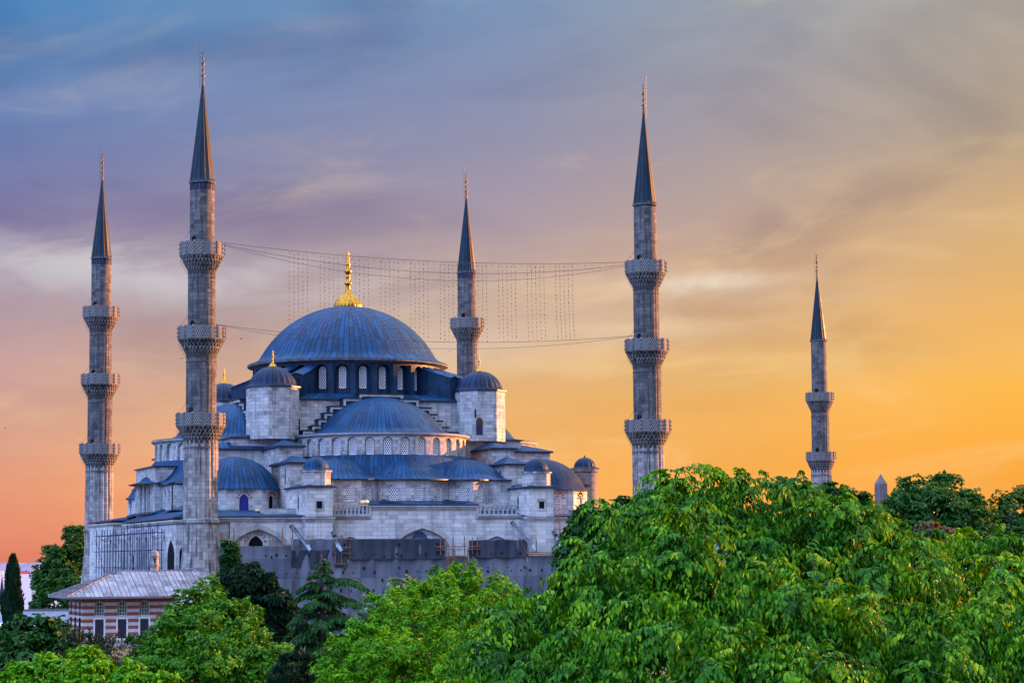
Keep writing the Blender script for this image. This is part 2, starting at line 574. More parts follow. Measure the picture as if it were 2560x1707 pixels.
        if back is not None:
            s.face([fn(p[0], p[1], depth) for p in out], [p for p in out], back)
        return out

    def pane(s, fn, out, d, fw=0.07, mi=0, mf=1, th=0.05):
        """flat filling with a raised frame, following an opening outline"""
        s.face([fn(p[0], p[1], d) for p in out], [p for p in out], mi)
        cx = sum(p[0] for p in out) / len(out)
        zz = [p[1] for p in out]
        inner = []
        w = max(p[0] for p in out) - min(p[0] for p in out)
        hgt = max(zz) - min(zz)
        zc = (max(zz) + min(zz)) / 2
        for p in out:
            inner.append((cx + (p[0] - cx) * (1 - 2 * fw / w), zc + (p[1] - zc) * (1 - 2 * fw / hgt)))
        n = len(out)
        for k in range(n):
            a, b, c, e = out[k], out[(k + 1) % n], inner[(k + 1) % n], inner[k]
            s.face([fn(a[0], a[1], d - th), fn(b[0], b[1], d - th), fn(c[0], c[1], d - th), fn(e[0], e[1], d - th)], None, mf)
            s.face([fn(e[0], e[1], d - th), fn(c[0], c[1], d - th), fn(c[0], c[1], d), fn(e[0], e[1], d)], None, mf)

    def build(s, name, mats, parent=None, fix=True):
        me = bpy.data.meshes.new(name)
        me.from_pydata(s.v, [], s.f)
        uvl = me.uv_layers.new(name='UVMap')
        flat = np.array([c for f in s.uv for p in f for c in (p[0], p[1])], dtype=np.float32)
        uvl.data.foreach_set('uv', flat)
        if not isinstance(mats, (list, tuple)):
            mats = [mats]
        for m in mats:
            me.materials.append(m)
        me.polygons.foreach_set('material_index', np.array(s.m, dtype=np.int32))
        me.polygons.foreach_set('use_smooth', np.array(s.sm, dtype=bool))
        me.update()
        o = bpy.data.objects.new(name, me)
        col.objects.link(o)
        if parent is not None:
            o.parent = parent
        return o


def thing(name, label, cat, loc=(0, 0, 0), rz=0.0, group=None):
    o = bpy.data.objects.new(name, None)
    col.objects.link(o)
    o.location = loc
    o.rotation_euler = (0, 0, rz)
    o.empty_display_size = 0.5
    return tag(o, label, cat, group)


def tag(o, label=None, cat=None, group=None, kind=None):
    if label:
        o['label'] = label
    if cat:
        o['category'] = cat
    if group:
        o['group'] = group
    if kind:
        o['kind'] = kind
    return o


def dup(o, parent=None):
    c = o.copy()
    col.objects.link(c)
    if parent is not None:
        c.parent = parent
    for ch in list(o.children):
        dup(ch, c)
    return c


# the mosque's own axes: u along the facade, v into the depth, z up
MO = Vector((-22.143, 309.744, 0.0))
MA = 0.3499
_mu = Vector((math.cos(MA), math.sin(MA), 0))
_mv = Vector((-math.sin(MA), math.cos(MA), 0))


def mw(u, v, z=0.0):
    return MO + _mu * u + _mv * v + Vector((0, 0, z))


# ------------------------------------------------------------------ ground, sea
def ground_h(x, y):
    d = math.hypot(x, y)
    e = 395 + 30 * math.sin(x * 0.02)
    h = 0.35 * math.sin(x * 0.05) * math.cos(y * 0.043)
    if d > e:
        k = min(1.0, (d - e) / 170.0)
        h -= 64 * k * k * (3 - 2 * k)
    return h


def build_ground():
    m, t, b, o = mat('soil_and_grass')
    ob = t.n('ShaderNodeTexCoord').outputs['Object']
    n = t.noise(ob, 0.35, 8.0, 0.65)
    n2 = t.noise(ob, 4.0, 4.0, 0.6)
    c = t.mix(t.rng(n, 0.35, 0.65), (0.030, 0.060, 0.014, 1), (0.060, 0.062, 0.036, 1))
    t.set(b.inputs['Base Color'], t.mix(t.rng(n2, 0.3, 0.7, 0.0, 0.5), c, (0.03, 0.04, 0.015, 1)))
    b.inputs['Roughness'].default_value = 0.95
    g = MB()
    rows = []
    for j in range(121):
        r = (j / 120.0) ** 1.3 * 900
        rows.append([(r * math.cos(2 * PI * k / 96), r * math.sin(2 * PI * k / 96),
                      ground_h(r * math.cos(2 * PI * k / 96), r * math.sin(2 * PI * k / 96))) for k in range(97)])
    g.quad_grid(rows)
    tag(g.build('ground', m), kind='structure')
    m, t, b, o = mat('hazy_sea_water')
    ob = t.n('ShaderNodeTexCoord').outputs['Object']
    x, y, z = t.sep(ob)
    n = t.noise(t.vec(t.math('MULTIPLY', x, 0.05), t.math('MULTIPLY', y, 0.012)), 1.0, 6.0, 0.6)
    t.set(b.inputs['Base Color'], t.mix(n, (0.30, 0.28, 0.38, 1), (0.42, 0.38, 0.48, 1)))  # lilac haze over the water is put into its base colour
    b.inputs['Roughness'].default_value = 0.35
    bp = t.n('ShaderNodeBump')
    bp.inputs['Strength'].default_value = 0.35
    bp.inputs['Distance'].default_value = 2.0
    t.set(bp.inputs['Height'], n)
    t.t.links.new(bp.outputs[0], b.inputs['Normal'])
    g = MB()
    S = 60000
    g.face([(-S, -S, -50), (S, -S, -50), (S, S, -50), (-S, S, -50)])
    tag(g.build('sea', m), kind='structure')
    g = MB()
    rng = np.random.default_rng(4)
    mh = plain('far_shore_land', (0.20, 0.15, 0.22), 0.95)
    top = []
    for k in range(60):
        x = -6000 + k * 140
        top.append((x, 24 + 46 * abs(math.sin(k * 0.31)) * (0.6 + 0.4 * rng.random())))
    for dy, s in ((0, 1),):
        for k in range(59):
            a, b_ = top[k], top[k + 1]
            Y = 17500
            p = [(a[0], Y, -51), (b_[0], Y, -51), (b_[0], Y + 500, -50 + b_[1]), (a[0], Y + 500, -50 + a[1])]
            g.face(p)
            g.face([p[3], p[2], (b_[0], Y + 1400, -51), (a[0], Y + 1400, -51)])
    tag(g.build('far_shore', mh), kind='structure')


build_ground()


def ship(px, L, Y, mhull, label, deck):
    p = at(px, 1412, Y)
    t = thing('cargo_ship', label, 'ship', (p.x, Y, -50), R(8))
    g = MB()
    W, H = L * 0.15, L * 0.10
    st = [(-L / 2, W * 0.35), (-L * 0.45, W / 2), (L * 0.38, W / 2), (L / 2, 0.4)]
    poly = [(x, -w) for x, w in st] + [(x, w) for x, w in reversed(st)]
    g.prism(poly, 0, H)
    g.build('hull', mhull, t)
    g = MB()
    g.box(-L * 0.46, -L * 0.34, -W * 0.42, W * 0.42, H, H + L * 0.13)
    g.box(-L * 0.44, -L * 0.38, -W * 0.5, W * 0.5, H + L * 0.13, H + L * 0.15)
    g.build('bridge', M['plaster'], t)
    g = MB()
    for k in range(deck):
        x = -L * 0.28 + k * L * 0.62 / deck
        g.box(x, x + L * 0.5 / deck, -W * 0.42, W * 0.42, H, H + L * (0.03 + 0.025 * (k % 2)))
    g.build('cargo', plain('ship_cargo', (0.13, 0.09, 0.11), 0.8), t)
    g = MB()
    g.tube([(L * 0.4, 0, H), (L * 0.4, 0, H + L * 0.09)], L * 0.006)
    g.build('mast', M['iron'], t)
    return t


ship(57, 130, 12000, plain('red_hull', (0.75, 0.06, 0.03), 0.5), 'long ship with a bright red hull far out on the sea', 5)
ship(100, 90, 9500, plain('grey_hull', (0.09, 0.08, 0.13), 0.6), 'dark grey ship nearer the shore beside the left plane tree', 4)
ship(28, 70, 14500, plain('brown_hull', (0.17, 0.10, 0.12), 0.6), 'small dim brown ship left of the red ship, behind the cypress', 3)
# ------------------------------------------------------------------ the mosque
def arm(k):
    """(a, b, z): a sideways, b outward from under the dome, for the four sides 0 facade, 1 left, 2 right, 3 far"""
    def f(p):
        a, b, z = p
        if k == 0:
            return (a, 2.5 - b, z)
        if k == 1:
            return (-b, 2.5 - a, z)
        if k == 2:
            return (b, 2.5 + a, z)
        return (-a, 2.5 + b, z)
    return f


def gold_finial(parent, c, z0, hgt, base, m=None, n=16):
    """gilded alem: bell foot, stacked knobs, crescent leaf on top"""
    g = MB()
    h, r = hgt, base
    prof = [(r, 0), (r * 1.02, 0.02 * h), (r * 0.97, 0.06 * h), (r * 0.86, 0.12 * h), (r * 0.62, 0.18 * h), (r * 0.36, 0.23 * h),
            (r * 0.22, 0.28 * h), (r * 0.17, 0.33 * h), (r * 0.17, 0.36 * h)]

    def knob(zc, rr, hh):
        return [(r * 0.15, (zc - hh) * h), (rr * 0.7, (zc - hh * 0.6) * h), (rr, zc * h), (rr * 0.75, (zc + hh * 0.45) * h), (r * 0.13, (zc + hh) * h)]
    prof += knob(0.42, r * 0.31, 0.04) + knob(0.535, r * 0.22, 0.03) + knob(0.63, r * 0.30, 0.055) + knob(0.755, r * 0.2, 0.03) + knob(0.85, r * 0.15, 0.03)
    prof += [(r * 0.05, 0.9 * h), (r * 0.11, 0.94 * h), (0.0, h)]
    fl = (lambda a, i: 1 + (0.045 * math.cos(24 * a) if 0 < i < 6 else 0)) if r > 1 else None
    g.lathe([(q, z0 + z) for q, z in prof], 96 if r > 1 else n, c, flute=fl)
    return g.build('finial', m or M['gold'], parent)


def cap(R0, z0, h, n=14, zs=1.0):
    """spherical cap profile from the rim up"""
    rs = (R0 * R0 + h * h) / (2 * h)
    a0 = math.asin(min(1, R0 / rs))
    if h > R0:
        a0 = PI - a0
    return [(rs * math.sin(a0 * (1 - i / n)), z0 + h - rs + rs * math.cos(a0 * (1 - i / n))) for i in range(n + 1)]


def octagon(c, r, rot=PI / 8):
    return [(c[0] + r * math.cos(rot + k * PI / 4), c[1] + r * math.sin(rot + k * PI / 4)) for k in range(8)]


def win(parent, fn, out, d, mats=None):
    g = MB()
    g.pane(fn, out, d)
    return g.build('window', mats or [M['lattice'], M['plaster']], parent)


def arcpts(off, ow, sill, top, n=12, pointed=0.0):
    h = ow / 2
    rise = h * (1 + pointed)
    spr = top - rise
    pts = [(off - h, sill)]
    for k in range(n + 1):
        a = PI - PI * k / n
        x, yv = math.cos(a), math.sin(a)
        if pointed:
            yv = min(1.0, (1 - abs(x)) ** 0.62 * (1 - 0.18 * (1 - abs(x))) * 1.22)
        pts.append((off + x * h, spr + yv * rise))
    return pts + [(off + h, sill)]


def build_mosque():
    mos = thing('mosque', 'great domed mosque with blue lead domes rising in steps behind the minarets', 'mosque', MO, MA)
    C = (0.0, 2.5)
    ST, LD = M['stone'], M['lead']
    # ---- main dome
    g = MB()
    prof = [(14.05, 35.95), (13.9, 36.1), (13.2, 36.36), (12.7, 36.6), (12.4, 36.9)] + cap(12.3, 37.0, 7.45, 18)
    g.lathe(prof, 96, C, ucount=96, vlen=2.3)
    dome = g.build('main_dome', LD, mos)
    g = MB()
    g.lathe([(13.0, 35.5), (13.7, 35.66), (14.0, 35.74), (14.04, 35.9), (13.8, 35.92)], 96, C, smooth=False)
    g.build('cornice', M['carved_stone'], mos)
    gold_finial(mos, C, 44.3, 8.1, 1.85)
    # ---- drum with 28 arched windows
    g = MB()
    rd = 13.0
    wins = []
    N = 28
    bay = 2 * PI / N

    def cyl(cx, cy, r, a0):
        def fn(s, z, d):
            a = a0 + s / r
            return (cx + (r - d) * math.cos(a), cy + (r - d) * math.sin(a), z)
        return fn
    for k in range(N):
        a0 = -PI / 2 + (k + 0.5) * bay
        fn = cyl(C[0], C[1], rd, a0)
        out = g.arch_panel(fn, rd * bay * 1.0005, 30.2, 35.5, 1.9, 31.2, 35.25, 0.95, 0, 0, 14, back=0)
        for sgn in (-1, 1):                                  # slim engaged pier between the bays
            pass
        if math.sin(a0) < 0.35:
            wins.append((fn, arcpts(0, 1.0, 32.0, 35.0)))
    for k in range(N):
        a0 = -PI / 2 + k * bay
        ca, sa = math.cos(a0), math.sin(a0)
        p = []
        for rr, tt in ((12.85, -0.33), (13.25, -0.33), (13.25, 0.33), (12.85, 0.33)):
            p.append((C[0] + rr * ca - tt * sa, C[1] + rr * sa + tt * ca))
        g.prism(p, 30.2, 35.3)
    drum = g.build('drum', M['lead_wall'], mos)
    for fn, out in wins:
        win(drum, fn, out, 0.88)
    # ---- sloping buttresses round the drum
    for ang in [s + q * 90 for q in range(4) for s in (45 - 6.4, 45 + 6.4)]:
        g = MB()
        a = R(ang) - PI / 2
        ca, sa = math.cos(a), math.sin(a)
        def pt(r, t, z):
            return (C[0] + r * ca - t * sa, C[1] + r * sa + t * ca, z)
        w = 0.85
        zt = ((13.0, 35.0), (17.6, 33.5))
        base = 30.0
        prof = [(13.0, base), (17.6, base), (17.6, 33.5), (13.0, 35.0)]
        for t in (-w, w):
            g.face([pt(r, t, z) for r, z in (prof if t < 0 else prof[::-1])], None, 1)
        g.face([pt(17.6, -w, base), pt(17.6, w, base), pt(17.6, w, 33.5), pt(17.6, -w, 33.5)], None, 1)
        e = 0.18
        for (t0, t1) in ((-w - e, 0), (0, w + e)):
            zz = (0, 0.35)
            z0 = 0.0 if t0 < 0 else 0.35
            z1 = 0.35 if t0 < 0 else 0.0
            g.leadface([pt(13.0, t0, 35.0 + z0), pt(17.8, t0, 33.45 + z0), pt(17.8, t1, 33.45 + z1), pt(13.0, t1, 35.0 + z1)], 0)
        g.face([pt(17.6, -w, 33.5), pt(17.6, w, 33.5), pt(17.8, 0, 33.8)], None, 1)
        g.build('buttress', [LD, M['lead_wall']], mos)
    # ---- square base under the drum, its lead roof, and the broad body below
    g = MB()
    b0 = 14.3
    g.box(-b0, b0, 2.5 - b0, 2.5 + b0, 20, 30.3)
    g.build('square_base', ST, mos)
    g = MB()
    e = b0 + 0.35
    sq = [(-e, 2.5 - e), (e, 2.5 - e), (e, 2.5 + e), (-e, 2.5 + e)]
    g.prism(sq, 30.18, 30.36, 1, top=False)
    i0 = 12.6
    sq2 = [(-i0, 2.5 - i0), (i0, 2.5 - i0), (i0, 2.5 + i0), (-i0, 2.5 + i0)]
    for k in range(4):
        a, b, c, d = sq[k], sq[(k + 1) % 4], sq2[(k + 1) % 4], sq2[k]
        g.leadface([(a[0], a[1], 30.36), (b[0], b[1], 30.36), (c[0], c[1], 31.2), (d[0], d[1], 31.2)], 0)
    g.face([(p[0], p[1], 31.2) for p in sq2])
    g.build('deck_roof', [LD, M['lead_edge_shade']], mos)
    g = MB()
    body = [(-20, -12.9), (-14.58, -12.9), (-14.58, -13.6), (-11.9, -13.6), (-11.9, -12.9), (11.9, -12.9), (11.9, -13.6), (14.58, -13.6), (14.58, -12.9),
            (20, -12.9), (20, 18), (-20, 18)]
    g.prism(body, 4, 24.95)
    g.build('broad_body', ST, mos)
    g = MB()
    bo = [(-20.35, -13.2), (-14.9, -13.2), (-14.9, -13.95), (-11.6, -13.95), (-11.6, -13.2), (11.6, -13.2), (11.6, -13.95), (14.9, -13.95), (14.9, -13.2),
          (20.35, -13.2), (20.35, 18.3), (-20.35, 18.3)]
    g.prism(bo, 24.95, 25.1, 1, top=False)
    bi = [(-15.5, -12.3), (-14.6, -12.3), (-14.0, -12.3), (-12.2, -12.3), (-11.3, -12.3), (11.3, -12.3), (12.2, -12.3), (14.0, -12.3), (14.6, -12.3),
          (15.5, -12.3), (15.5, 17.3), (-15.5, 17.3)]
    for k in range(12):
        a, b, c, d = bo[k], bo[(k + 1) % 12], bi[(k + 1) % 12], bi[k]
        g.leadface([(a[0], a[1], 25.1), (b[0], b[1], 25.1), (c[0], c[1], 25.75), (d[0], d[1], 25.75)], 0)
    g.build('ledge_roof', [LD, M['lead_edge_shade']], mos)
    # ---- corner turrets with ribbed domes
    for sx in (-1, 1):
        for cy in (-12.0, 17.0):
            c = (14.4 * sx, cy)
            g = MB()
            g.prism(octagon(c, 3.5), 24.8, 31.6)
            tw = g.build('weight_tower', ST, mos)
            g = MB()
            g.prism(octagon(c, 3.72), 31.6, 31.78)
            g.build('cornice', M['lead_edge_shade'], tw)
            g = MB()
            prof = [(3.45, 31.78), (3.2, 31.95)] + cap(3.1, 32.05, 2.45, 10)
            g.lathe(prof, 96, c, ucount=24, vlen=9, flute=lambda a, i: 1 + 0.022 * math.cos(24 * a) if i < 10 else 1)
            g.build('dome', M['lead_dark'], tw)
            gold_finial(tw, c, 34.35, 2.3, 0.6)
    # ---- stepped gable walls over the half-domes, half-domes, their drums
    steps = [(3.0, 30.95), (5.2, 30.3), (7.0, 29.2), (7.8, 28.3), (8.6, 27.45), (9.46, 26.6), (10.7, 25.95)]
    for k in range(4):
        X = arm(k)
        Yc = 15.5                                           # centre of the half-dome, outward from the dome's axis
        # stepped wall: lead-sheeted steps, pale coping, dark infill
        g = MB()
        g.xf = X
        for i, (hw, zt) in enumerate(steps):
            zb = steps[i + 1][1] if i + 1 < len(steps) else 25.0
            g.box(-hw, hw, 14.2, 16.1, zb, zt, 0)
        for i, (hw, zt) in enumerate(steps):                # coping band on the front
            hp = steps[i - 1][0] if i else 0
            if i == 0:
                g.box(-hw, hw, 16.1, 16.25, zt - 0.34, zt - 0.06, 1)
            g.box(-hw - 0.1, hw + 0.1, 14.2, 16.38, zt, zt + 0.13, 2)
            for s in (-1, 1):
                if i:
                    x0, x1 = sorted((s * (hp - 0.30), s * hw))
                    g.box(x0, x1, 16.1, 16.25, zt - 0.34, zt - 0.06, 1)
                zb = steps[i + 1][1] if i + 1 < len(steps) else 25.2
                x0, x1 = sorted((s * hw, s * (hw - 0.30)))
                g.box(x0, x1, 16.1, 16.25, zb - 0.06, zt - 0.34, 1)
        g.build('stepped_gable', [M['lead_wall'], M['moulding'], M['lead_edge_shade']], mos)
        # half-dome
        g = MB()
        g.xf = X
        prof = [(11.95, 25.2), (11.85, 25.36), (10.3, 25.5), (9.3, 25.68), (8.65, 26.0)] + cap(8.55, 26.1, 4.45, 14)
        g.lathe(prof, 64, (0, Yc), 0.0, PI, ucount=96, vlen=2.2)
        g.build('half_dome', LD, mos)
        g = MB()
        g.xf = X
        rdm = 11.45
        g.lathe([(rdm, 24.85), (rdm + 0.3, 24.95), (rdm + 0.5, 25.1), (rdm + 0.52, 25.24), (rdm + 0.3, 25.26)], 64, (0, Yc), 0, PI, smooth=False)
        g.build('cornice', M['moulding'], mos)
        g = MB()
        g.xf = X
        ws = []
        sp = R(11.6)
        cnt = 15
        for i in range(cnt):
            a0 = PI / 2 + (i - 7) * sp
            fn = cyl(0, Yc, rdm, a0)
            g.arch_panel(fn, rdm * sp, 22.0, 24.95, 1.3, 22.4, 24.72, 0.42, 0, 0, 12, back=0)
            vis = {0: True, 1: i <= 13, 2: i <= 9, 3: False}[k]
            if vis:
                ws.append((fn, arcpts(0, 0.98, 22.45, 24.55)))
        d = g.build('half_dome_drum', ST, mos)
        for fn, out in ws:
            def fx(s, z, dd, fn=fn, X=X):
                return X(fn(s, z, dd))
            win(d, fx, out, 0.36)
        # steep lead roof below that drum
        g = MB()
        g.xf = X
        g.lathe([(11.5, 22.45), (11.9, 22.0), (12.7, 20.6), (13.5, 19.75), (15.0, 19.35)], 48, (0, Yc), R(12), R(168), ucount=150, vlen=2.2, smooth=False)
        g.build('apse_roof', M['lead'], mos)
        if k == 3:
            continue
        # three exedrae: walls, windows, deck and little half-domes
        g = MB()
        g.xf = X
        zb, zt = 14.6, 19.0
        wl = []

        def facet(cx, cy, r, a, half):
            """flat wall facet, tangent to a circle at angle a"""
            ca, sa = math.cos(a), math.sin(a)
            ri = r * math.cos(half)
            def fn(s, z, d):
                return (cx + (ri - d) * ca - s * sa, cy + (ri - d) * sa + s * ca, z)
            return fn, 2 * r * math.sin(half)
        def bay_(cx, cy, r, deg, hdeg, window=True):
            fn, w = facet(cx, cy, r, PI / 2 + R(deg), R(hdeg))
            if window:
                g.arch_panel(fn, w, zb, zt, 1.1, 16.35, 18.55, 0.25, 0, 0, 12, 0.12)
                wl.append((fn, arcpts(0, 1.1, 16.35, 18.55, 12, 0.12)))
            else:
                g.face([fn(-w / 2, zb, 0), fn(w / 2, zb, 0), fn(w / 2, zt, 0), fn(-w / 2, zt, 0)])
        mih = (k == 1)
        cy0 = 26.2
        if not mih:
            for dg in (-30, 0, 30):
                bay_(0, cy0, 6.3, dg, 15)
        for s in (-1, 1):
            if not mih:
                bay_(0, cy0, 6.3, s * 49, 4, False)
            if mih:
                for aa in (6.4, 9.0, 11.6):
                    fn = lambda q, z, d, aa=aa, s=s: (s * aa - q, 27.4 - d, z)
                    g.arch_panel(fn, 2.6, zb, zt, 1.0, 16.0, 18.3, 0.25, 0, 0, 12, 0.12)
                    wl.append((fn, arcpts(0, 1.0, 16.0, 18.3, 12, 0.12)))
                if s < 0:
                    wo = g.build('exedra_wall', ST, mos)
                    for fn, out in wl:
                        win(wo, lambda q, z, dd, fn=fn, X=X: X(fn(q, z, dd)), out, 0.2)
                    g, wl = MB(), []
                    g.xf = X
                continue
            bay_(s * 7.4, 29.35, 2.75, 30, 30)
            bay_(s * 7.4, 29.35, 2.75, -30, 30)
            for (x0, y0, x1, y1) in ((4.65, 30.3, 5.05, 30.72), (9.75, 30.72, 10.6, 30.9), (10.6, 30.9, 13.0, 30.9)):
                pts = [(s * x0, y0, zb), (s * x1, y1, zb), (s * x1, y1, zt), (s * x0, y0, zt)]
                g.face(pts if s < 0 else pts[::-1])
        wo = g.build('exedra_wall', ST, mos)
        for fn, out in wl:
            def fx(s, z, dd, fn=fn, X=X):
                return X(fn(s, z, dd))
            win(wo, fx, out, 0.2)
        # eave deck over the exedrae
        poly = [(-13.0, 20), (-13.0, 31.3), (-10.4, 31.3)]
        for dg in range(60, -61, -15):
            poly.append((-7.4 - 3.1 * math.sin(R(dg)), 29.3 + 3.1 * math.cos(R(dg))))
        arcs = [(6.75 * math.sin(R(dg)), cy0 + 6.75 * math.cos(R(dg))) for dg in range(-46, 47, 4)]
        poly += arcs
        for dg in range(60, -61, -15):
            poly.append((7.4 - 3.1 * math.sin(R(dg)), 29.3 + 3.1 * math.cos(R(dg))))
        poly += [(10.4, 31.3), (13.0, 31.3), (13.0, 20)]
        if k == 1:
            poly = [(-13.0, 20), (-13.0, 27.9), (-10.4, 27.9), (-5, 27.9), (5, 27.9), (10.4, 27.9), (13, 27.9), (13, 20)]
        g = MB()
        g.xf = X
        g.prism(poly, 18.98, 19.12, 1, top=False)
        n = len(poly)
        for i in range(1, n - 2):                            # roof rising from the eave to the drum foot
            a, b = poly[i], poly[i + 1]
            def inn(p):
                q = Vector((p[0], p[1] - Yc))
                q = q.normalized() * 13.6
                return (q.x, q.y + Yc)
            c, d_ = inn(b), inn(a)
            g.leadface([(a[0], a[1], 19.12), (b[0], b[1], 19.12), (c[0], c[1], 19.75), (d_[0], d_[1], 19.75)], 0)
        g.build('exedra_roof', [LD, M['lead_edge_shade']], mos)
        if not mih:
            g = MB()
            g.xf = X
            g.lathe([(6.55, 19.1), (5.6, 19.32), (5.1, 19.6)] + cap(5.0, 19.65, 2.15, 10), 40, (0, cy0), 0, PI, ucount=52, vlen=1.9)
            g.build('exedra_half_dome', LD, mos)
        for s in (-1, 1):
            g = MB()
            g.xf = X
            cxy = (s * 8.6, 25.0) if not mih else (s * 8.6, 21.8)
            g.lathe([(6.3, 19.15), (5.6, 19.4), (5.1, 19.7)] + cap(5.0, 19.75, 2.2, 10), 40, cxy, 0, PI, ucount=52, vlen=1.9)
            g.build('exedra_half_dome', LD, mos)
        # buttress piers stepping down, each step under a hipped lead roof
        for s in (-1, 1):
            if k == 1 and s == -1:
                pass
            x0, x1 = sorted((s * 12.85, s * 15.85))
            specs = [(15.0, 24.1, 23.45, 24.45, (19, 21.0)), (20.0, 29.3, 21.15, 22.25, (23.3, 26.0))]
            for bi_, (y0, y1, ze, za, rg) in enumerate(specs):
                g = MB()
                g.xf = X
                g.box(x0, x1, y0, y1, 12, ze)
                if k == 0 or bi_ == 0:
                    pr = g.build('buttress_pier', ST, mos)
                    g = MB()
                    g.xf = X
                    e = 0.36
                    pl = [(x0 - e, y0 - e), (x1 + e, y0 - e), (x1 + e, y1 + e), (x0 - e, y1 + e)]
                    xm = (x0 + x1) / 2
                    g.pyramid(pl, ze + 0.12, za, None, 0, 0.22, 1, [(xm, rg[0]), (xm, rg[1])])
                    g.build('roof', [LD, M['lead_edge_shade']], pr)
    # ---- mihrab block with its three slender lights on the left flank
    g = MB()
    g.box(-27.2, -20.0, -10.4, 15.4, 4, 18.95)
    g.box(-28.4, -22, -4.3, 9.1, 4, 21.5)
    mb = g.build('mihrab_block', ST, mos)
    g = MB()
    g.prism([(-28.7, -4.6), (-22, -4.6), (-22, 9.4), (-28.7, 9.4)], 21.5, 21.66)
    g.build('roof', M['lead_edge_shade'], mb)
    for yy, zt in ((-0.2, 19.4), (2.4, 20.4), (5.4, 19.4)):
        def fn(s, z, d, yy=yy):
            return (-28.45 + d, yy - s, z)
        g = MB()
        g.pane(fn, arcpts(0, 0.85, 15.6, zt, 10, 0.2), 0.02)
        g.build('window', [M['lattice'], M['black']], mb)
    # ---- corner domes on polygonal drums
    for sx in (-1, 1):
        for cy in (-18.5, 23.5):
            c = (21.0 * sx, cy)
            g = MB()
            g.lathe([(6.2, 17.95), (6.15, 18.1), (5.75, 18.35), (5.55, 18.7)] + cap(5.5, 18.75, 3.5, 12), 72, c, ucount=56, vlen=2.0)
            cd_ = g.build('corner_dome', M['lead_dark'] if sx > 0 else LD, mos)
            g = MB()
            wl = []
            for q in range(8):
                a0 = PI / 8 * 0 + q * PI / 4
                ri = 5.95 * math.cos(PI / 8)
                w = 2 * 5.95 * math.sin(PI / 8)
                ca, sa = math.cos(a0), math.sin(a0)
                def fn(s, z, d, ca=ca, sa=sa, ri=ri, c=c):
                    return (c[0] + (ri - d) * ca - s * sa, c[1] + (ri - d) * sa + s * ca, z)
                if cy < 0 or sx < 0:
                    g.arch_panel(fn, w, 14.3, 17.95, 1.2, 15.3, 17.35, 0.3, 0, 0, 10, 0.1)
                    wl.append((fn, q))
                else:
                    g.face([fn(-w / 2, 14.3, 0), fn(w / 2, 14.3, 0), fn(w / 2, 17.95, 0), fn(-w / 2, 17.95, 0)])
            dr = g.build('corner_drum', M['stone_low'], cd_)
            for fn, q in wl:
                mm = [M['lattice'], M['plaster']]
                if sx < 0 and cy < 0:
                    mm = {6: [M['blue_sheet'], M['blue_sheet']], 7: [M['black'], M['black']], 5: [M['blue_glass'], M['plaster']]}.get(q, mm)
                win(dr, fn, arcpts(0, 1.2, 15.3, 17.35, 10, 0.1), 0.22, mm)
                g = MB()                                       # red and white voussoirs
                for i in range(7):
                    a = PI * (i + 0.5) / 7
                    if i % 1 == 0:
                        p0 = (0.72 * math.cos(a), 16.72 + 0.74 * math.sin(a))
                        p1 = (1.05 * math.cos(a), 16.72 + 1.08 * math.sin(a))
                        g.beam(fn(p0[0], p0[1], -0.03), fn(p1[0], p1[1], -0.03), 0.19, 0.08)
                g.build('voussoirs', M['red_stone'], dr)
    return mos


MOS = build_mosque()


